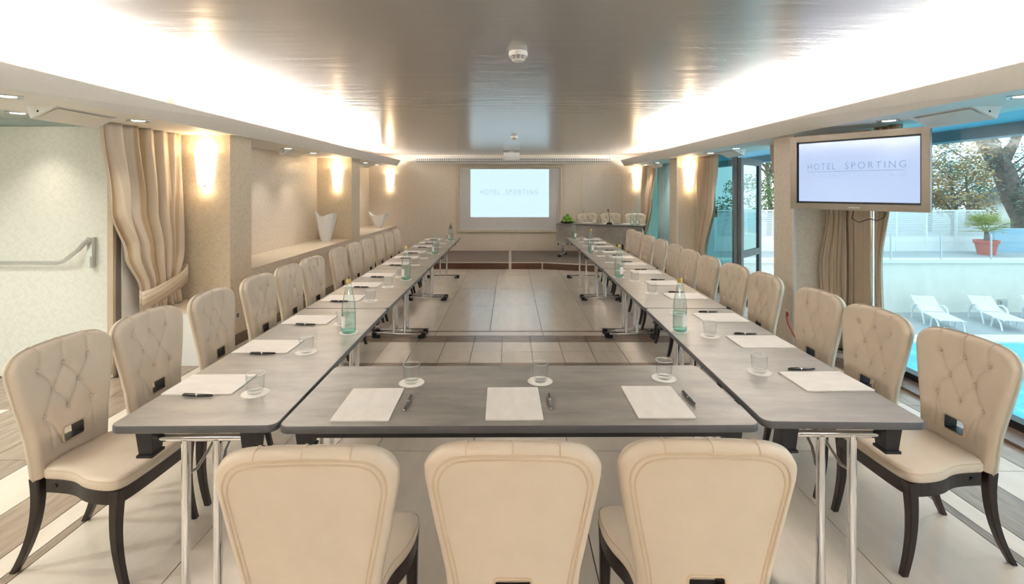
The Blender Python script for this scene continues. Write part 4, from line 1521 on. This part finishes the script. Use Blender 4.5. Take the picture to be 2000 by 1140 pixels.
for body, x0, x1 in (('LUXURY', -0.375, -0.085), ('LIVING', 0.03, 0.365)):
    t2 = fit_text(body, x1 - x0, 0.026, 'tvtext2', scr, 'small_lettering', 2.2, -0.010)
    t2.rotation_euler.x = R(90); t2.location = ((x0 + x1) / 2, -0.028, 0.306); t2['kind'] = 'stuff'
t3 = fit_text('SAMSUNG', 0.085, 0.013, 'brand', tv, 'brand_lettering', 1.1)
t3.rotation_euler.x = R(90); t3.location = (0.005, -0.0465, 0.024)
ts = tag(empty('television_stand', (tc.x, tc.y, 0), trz), 'chrome pole trolley on casters carrying the television', 'stand')
bx_ = 0.085
MB().tube([(bx_, 0.12, 0.13), (bx_, 0.12, 2.05)], 0.017, 12).build('pole', 'chrome', ts, True)
MB().box((bx_, 0.085, 1.78), (0.30, 0.05, 0.30)).build('mount_plate', 'black', ts)
MB().box((0, 0.11, 0.115), (0.60, 0.10, 0.04)).box((-0.28, -0.03, 0.10), (0.06, 0.40, 0.035)).box((0.28, -0.03, 0.10), (0.06, 0.40, 0.035)).build('base_frame', 'steel', ts)
for cx in (-0.28, 0.28):
    for cy in (-0.20, 0.14):
        cs = MB().lathe([(0.0, -0.014), (0.036, -0.014), (0.04, -0.008), (0.04, 0.008), (0.036, 0.014), (0.0, 0.014)], 16, fn=lambda p, a: Vector((p.z + cx, p.x + cy, p.y + 0.041)))
        c = cs.build('caster', 'black', ts, True)
        MB().lathe([(0.0, -0.0155), (0.024, -0.0155), (0.024, 0.0155), (0.0, 0.0155)], 12, fn=lambda p, a: Vector((p.z + cx, p.x + cy, p.y + 0.041))).build('hub', 'white_gloss', c, True)
cb = MB()
cb.tube([(-0.035, 0.06, 1.43), (-0.05, 0.07, 1.36), (0.0, 0.08, 1.33), (0.08, 0.095, 1.365), (0.13, 0.09, 1.35), (0.19, 0.06, 1.38), (0.21, 0.05, 1.43)], 0.004, 6)
tag(cb.build('hanging_cable', 'black', None, True, (tc.x, tc.y, 0), trz), 'thin black cable looping below the television', 'cable')

# ------------------------------------------------------------------ outdoors beyond the right windows
GZ = -2.6
struct(MB().b2(3.5, 60, -6, 60, GZ - 0.3, GZ).build('pool_deck', 'deck'), 'grey pool deck beyond the windows')
pw = struct(MB().b2(4.4, 40, -4, 13.3, GZ + 0.002, GZ + 0.03).build('pool_water', 'pool'), 'turquoise pool water')
MB().b2(3.6, 40, 13.3, 13.95, GZ + 0.002, GZ + 0.08).build('coping', 'coping', pw)
gw = struct(MB().b2(3.6, 45, 16.8, 17.1, GZ, -0.90).build('garden_wall', 'stucco'), 'cream garden wall behind the sun loungers')
MB().b2(3.6, 45, 16.72, 17.3, -0.90, -0.79).build('coping', 'coping', gw)
struct(MB().b2(3.6, 60, 17.1, 60, -1.1, -0.80).build('upper_terrace', 'deck'), 'grey upper terrace above the garden wall')
rl = tag(empty('glass_railing', (12.95, 16.85, -0.79)), 'glass railing with slim posts on the upper terrace edge', 'railing')
for k in range(7):
    MB().b2(-5.02 + 1.73 * k, -4.98 + 1.73 * k, -0.02, 0.02, 0, 0.88).build('post', 'steel', rl)
for k in range(6):
    MB().b2(-4.95 + 1.73 * k, -3.32 + 1.73 * k, -0.006, 0.006, 0.04, 0.86).build('pane', 'glass', rl)
fn = tag(empty('louvre_fence', (18.68, 19.2, -0.80)), 'white louvred fence on the upper terrace', 'fence')
for k in range(9):
    xa = -1.18 * (k + 1)
    p = MB()
    p.b2(xa, xa + 0.07, -0.04, 0.04, 0, 1.62).b2(xa + 0.07, xa + 1.18, -0.03, 0.03, 1.56, 1.62).b2(xa + 0.07, xa + 1.18, -0.02, 0.02, 0, 0.58)
    po = p.build('panel_frame', 'fence', fn)
    sl = MB()
    for j in range(13):
        sl.box((xa + 0.625, 0, 0.62 + j * 0.073), (1.11, 0.065, 0.012), 0, R(-50))
    so = sl.build('louvres', 'fence', po)
    so['kind'] = 'stuff'
tag(MB().b2(18.85, 30, 19.0, 19.2, -0.8, 0.10).build('parapet_panel', 'bluewall'), 'pale blue parapet beside the potted palm', 'parapet')

# sun loungers
def lounger():
    root = empty('sun_lounger')
    tag(root, 'x', 'sun lounger', 'white sun loungers by the pool')
    # foot at y = -0.95, head at +0.95; width 0.66
    seatz = 0.34
    for sx in (-1, 1):
        MB().tube([(sx * 0.30, -0.95, seatz - 0.01), (sx * 0.30, 0.25, seatz), (sx * 0.30, 0.92, seatz)], 0.022, 8).build('side_rail', 'plastic', root, True)
        arc = [(sx * 0.33, -0.05, 0.0), (sx * 0.34, 0.03, 0.28), (sx * 0.345, 0.14, 0.47), (sx * 0.345, 0.32, 0.53), (sx * 0.345, 0.52, 0.49), (sx * 0.34, 0.68, 0.28), (sx * 0.33, 0.74, 0.0)]
        MB().tube(arc, 0.026, 8).build('arm_arch', 'plastic', root, True)
        arc = [(sx * 0.31, -0.88, 0.0), (sx * 0.31, -0.80, 0.22), (sx * 0.31, -0.66, 0.335), (sx * 0.31, -0.45, 0.30), (sx * 0.31, -0.36, 0.0)]
        MB().tube(arc, 0.024, 8).build('leg_arch', 'plastic', root, True)
        ba = Vector((sx * 0.30, 0.22, seatz))
        MB().tube([ba, ba + Vector((0, 0.30, 0.13)), (sx * 0.30, 0.86, 0.72)], 0.022, 8).build('back_rail', 'plastic', root, True)
    for k in range(9):
        MB().box((0, -0.87 + k * 0.125, seatz), (0.60, 0.112, 0.018)).build('seat_slat', 'plastic', root)
    for k in range(8):
        q = (k + 0.5) / 8
        MB().box((0, 0.24 + 0.62 * q, seatz + 0.012 + 0.365 * q ** 1.15), (0.60, 0.076, 0.016), 0, R(31)).build('back_slat', 'plastic', root)
    return root


l0 = lounger()
bpy.context.view_layer.update()
freeze(l0)
for i, (x, y, w) in enumerate(((13.35, 15.3, 'leftmost white sun lounger by the pool'), (15.22, 15.3, 'middle white sun lounger by the pool'), (16.98, 15.3, 'white sun lounger cut off by the right picture edge'))):
    if i == 0:
        l0.location = (x, y, GZ)
        l0.rotation_euler.z = R(-17)
        l0['label'] = w
    else:
        copy_tree(l0, (x, y, GZ), R(-17), w)
tag(MB().box((16.9, 16.76, GZ + 0.32), (0.28, 0.07, 0.26)).box((16.9, 16.72, GZ + 0.32), (0.18, 0.05, 0.18)).build('wall_light', 'steel'), 'small grey lamp box at the foot of garden wall', 'wall lamp')

# potted palm
pp = tag(empty('potted_palm', (17.75, 18.2, -0.80)), 'fan palm in a terracotta pot on the upper terrace', 'potted plant')
MB().lathe([(0.0, 0.0), (0.25, 0.0), (0.33, 0.42), (0.37, 0.42), (0.38, 0.54), (0.33, 0.54), (0.32, 0.46), (0.0, 0.46)], 24).build('pot', 'terracotta', pp, True)
MB().tube([(0, 0, 0.45), (0.02, 0, 0.65), (0, 0, 0.85)], [0.09, 0.08, 0.06], 8).build('trunk', 'bark', pp, True)
fr = MB()
rnd = random.Random(3)
for k in range(40):
    az = rnd.uniform(0, math.tau)
    el = rnd.uniform(R(-5), R(75))
    ln = rnd.uniform(0.65, 1.0)
    d = Vector((math.cos(az) * math.cos(el), math.sin(az) * math.cos(el), math.sin(el)))
    o = Vector((0, 0, 0.85))
    c = o + d * ln * 0.55
    side = d.cross(Vector((0, 0, 1))).normalized()
    upv = side.cross(d)
    fr.tube([o, c], 0.008, 4)
    for j in range(9):
        a = R(-75 + 150 * j / 8)
        t = (d * math.cos(a) + side * math.sin(a)).normalized()
        w = t.cross(upv).normalized() * 0.016
        e = c + t * ln * 0.5 + Vector((0, 0, -0.05))
        fr.add([c - w * 0.4, c + w * 0.4, (c + e) / 2 + w, e, (c + e) / 2 - w], [(0, 1, 2, 3, 4)])
fr.build('fronds', 'palm', pp)


# trees
def foliage(mb, rnd, c, rad, n, size):
    for _ in range(n):
        while True:
            p = Vector((rnd.uniform(-1, 1), rnd.uniform(-1, 1), rnd.uniform(-1, 1)))
            if p.length < 1:
                break
        p = Vector(c) + Vector((p.x * rad[0], p.y * rad[1], p.z * rad[2]))
        a = Vector((rnd.gauss(0, 1), rnd.gauss(0, 1), rnd.gauss(0, 1))).normalized()
        b = a.orthogonal().normalized()
        s = size * rnd.uniform(0.6, 1.3)
        mb.add([p - a * s, p + b * s * 0.45, p + a * s, p - b * s * 0.45], [(0, 1, 2, 3)])


tr = tag(empty('leaning_tree', (26.0, 25.0, -1.0)), 'thick leaning tree trunk with sparse green leaves beyond the terrace', 'tree')
b = MB()
b.tube([(0.6, 0, 0), (0.35, 0, 1.2), (-0.25, 0, 2.3), (-0.75, 0, 3.6), (-1.6, 0, 5.0), (-2.3, 0, 6.6)], [0.72, 0.55, 0.50, 0.46, 0.40, 0.34], 12)
b.tube([(-0.9, 0, 3.8), (-0.2, 0, 5.0), (0.6, 0, 6.8)], [0.30, 0.2, 0.12], 8)
b.build('trunk', 'bark', tr, True)
bb_ = MB()
rnd = random.Random(11)
for k in range(16):
    p = Vector((-0.6 + rnd.uniform(-0.8, 0.6), rnd.uniform(-0.5, 0.5), rnd.uniform(2.4, 5.2)))
    d = Vector((rnd.uniform(0.3, 1), rnd.uniform(-0.4, 0.4), rnd.uniform(0.4, 1.2))) if k % 2 else Vector((rnd.uniform(-1, -0.2), rnd.uniform(-0.4, 0.4), rnd.uniform(0.1, 0.9)))
    d.normalize()
    bb_.tube([p, p + d * 1.2, p + d * rnd.uniform(2, 3.4) + Vector((0, 0, 0.3))], [0.05, 0.035, 0.014], 5)
bb_.build('branches', 'bark', tr, True)
fm = MB()
for k in range(46):
    c = (rnd.uniform(-3.8, 2.6), rnd.uniform(-1.2, 1.2), rnd.uniform(1.9, 6.4))
    foliage(fm, rnd, c, (0.6, 0.5, 0.45), 60, 0.075)
foliage(fm, rnd, (-0.2, -0.4, 2.2), (0.6, 0.3, 0.9), 300, 0.085)
fo = fm.build('leaves', 'leaf_c', tr)
fo['kind'] = 'stuff'


def bush_tree(x, y, h, w, m, label, seed, n=34, per=90):
    rnd = random.Random(seed)
    t = tag(empty('garden_tree', (x, y, -1.0)), label, 'tree', 'trees beyond the fence')
    b = MB()
    b.tube([(0, 0, 0), (0.1, 0, h * 0.35), (-0.1, 0, h * 0.8)], [0.12, 0.1, 0.03], 7)
    for k in range(9):
        a = rnd.uniform(0, math.tau)
        z = h * rnd.uniform(0.25, 0.7)
        b.tube([(0, 0, z), (math.cos(a) * w * 0.35, math.sin(a) * w * 0.35, z + h * 0.12), (math.cos(a) * w * 0.75, math.sin(a) * w * 0.75, z + h * 0.2)], [0.05, 0.03, 0.012], 5)
    b.build('trunk', 'bark', t, True)
    f = MB()
    for k in range(n):
        a = rnd.uniform(0, math.tau)
        q = rnd.uniform(0, 1) ** 0.5
        c = (math.cos(a) * w * q, math.sin(a) * w * q * 0.6, h * rnd.uniform(0.28, 1.0))
        foliage(f, rnd, c, (0.5, 0.5, 0.42), per, 0.09)
    o = f.build('leaves', m, t)
    o['kind'] = 'stuff'


bush_tree(20.1, 22.2, 4.7, 1.6, 'leaf_b', 'autumn brown tree just right of the television', 21)
bush_tree(29.0, 31.0, 4.4, 1.5, 'leaf_a', 'yellow green tree between the autumn tree and leaning trunk', 22)
bush_tree(24.2, 28.2, 5.6, 1.4, 'leaf_c', 'dark green tree partly hidden by the television', 23)
bush_tree(11.9, 22.5, 5.2, 2.0, 'leaf_a', 'leafy tree seen through the terrace door', 24, 40)
bush_tree(30.6, 28.6, 4.2, 1.6, 'leaf_c', 'dark green tree at the right picture edge', 26)
ht = tag(empty('garden_hut', (36.5, 36.0, -1.0)), 'small grey-roofed hut beyond the leaning tree', 'hut')
MB().b2(-1.5, 1.5, -1.2, 1.2, 0, 1.7).build('wall', 'stucco', ht)
MB().loft([[(-2.0, -1.6, 1.7), (2.0, -1.6, 1.7), (2.0, 1.6, 1.7), (-2.0, 1.6, 1.7)], [(-0.1, -0.1, 2.9), (0.1, -0.1, 2.9), (0.1, 0.1, 2.9), (-0.1, 0.1, 2.9)]]).build('roof', 'roof', ht)

# roof slab over the terrace side
sl = struct(MB().b2(3.60, 5.30, Y0, 14.0, 2.30, 2.55).build('roof_overhang', 'slab'), 'blue underside of roof overhang outside the windows')
MB().b2(5.08, 5.30, Y0, 14.0, 2.175, 2.30).build('beam', 'fascia', sl)
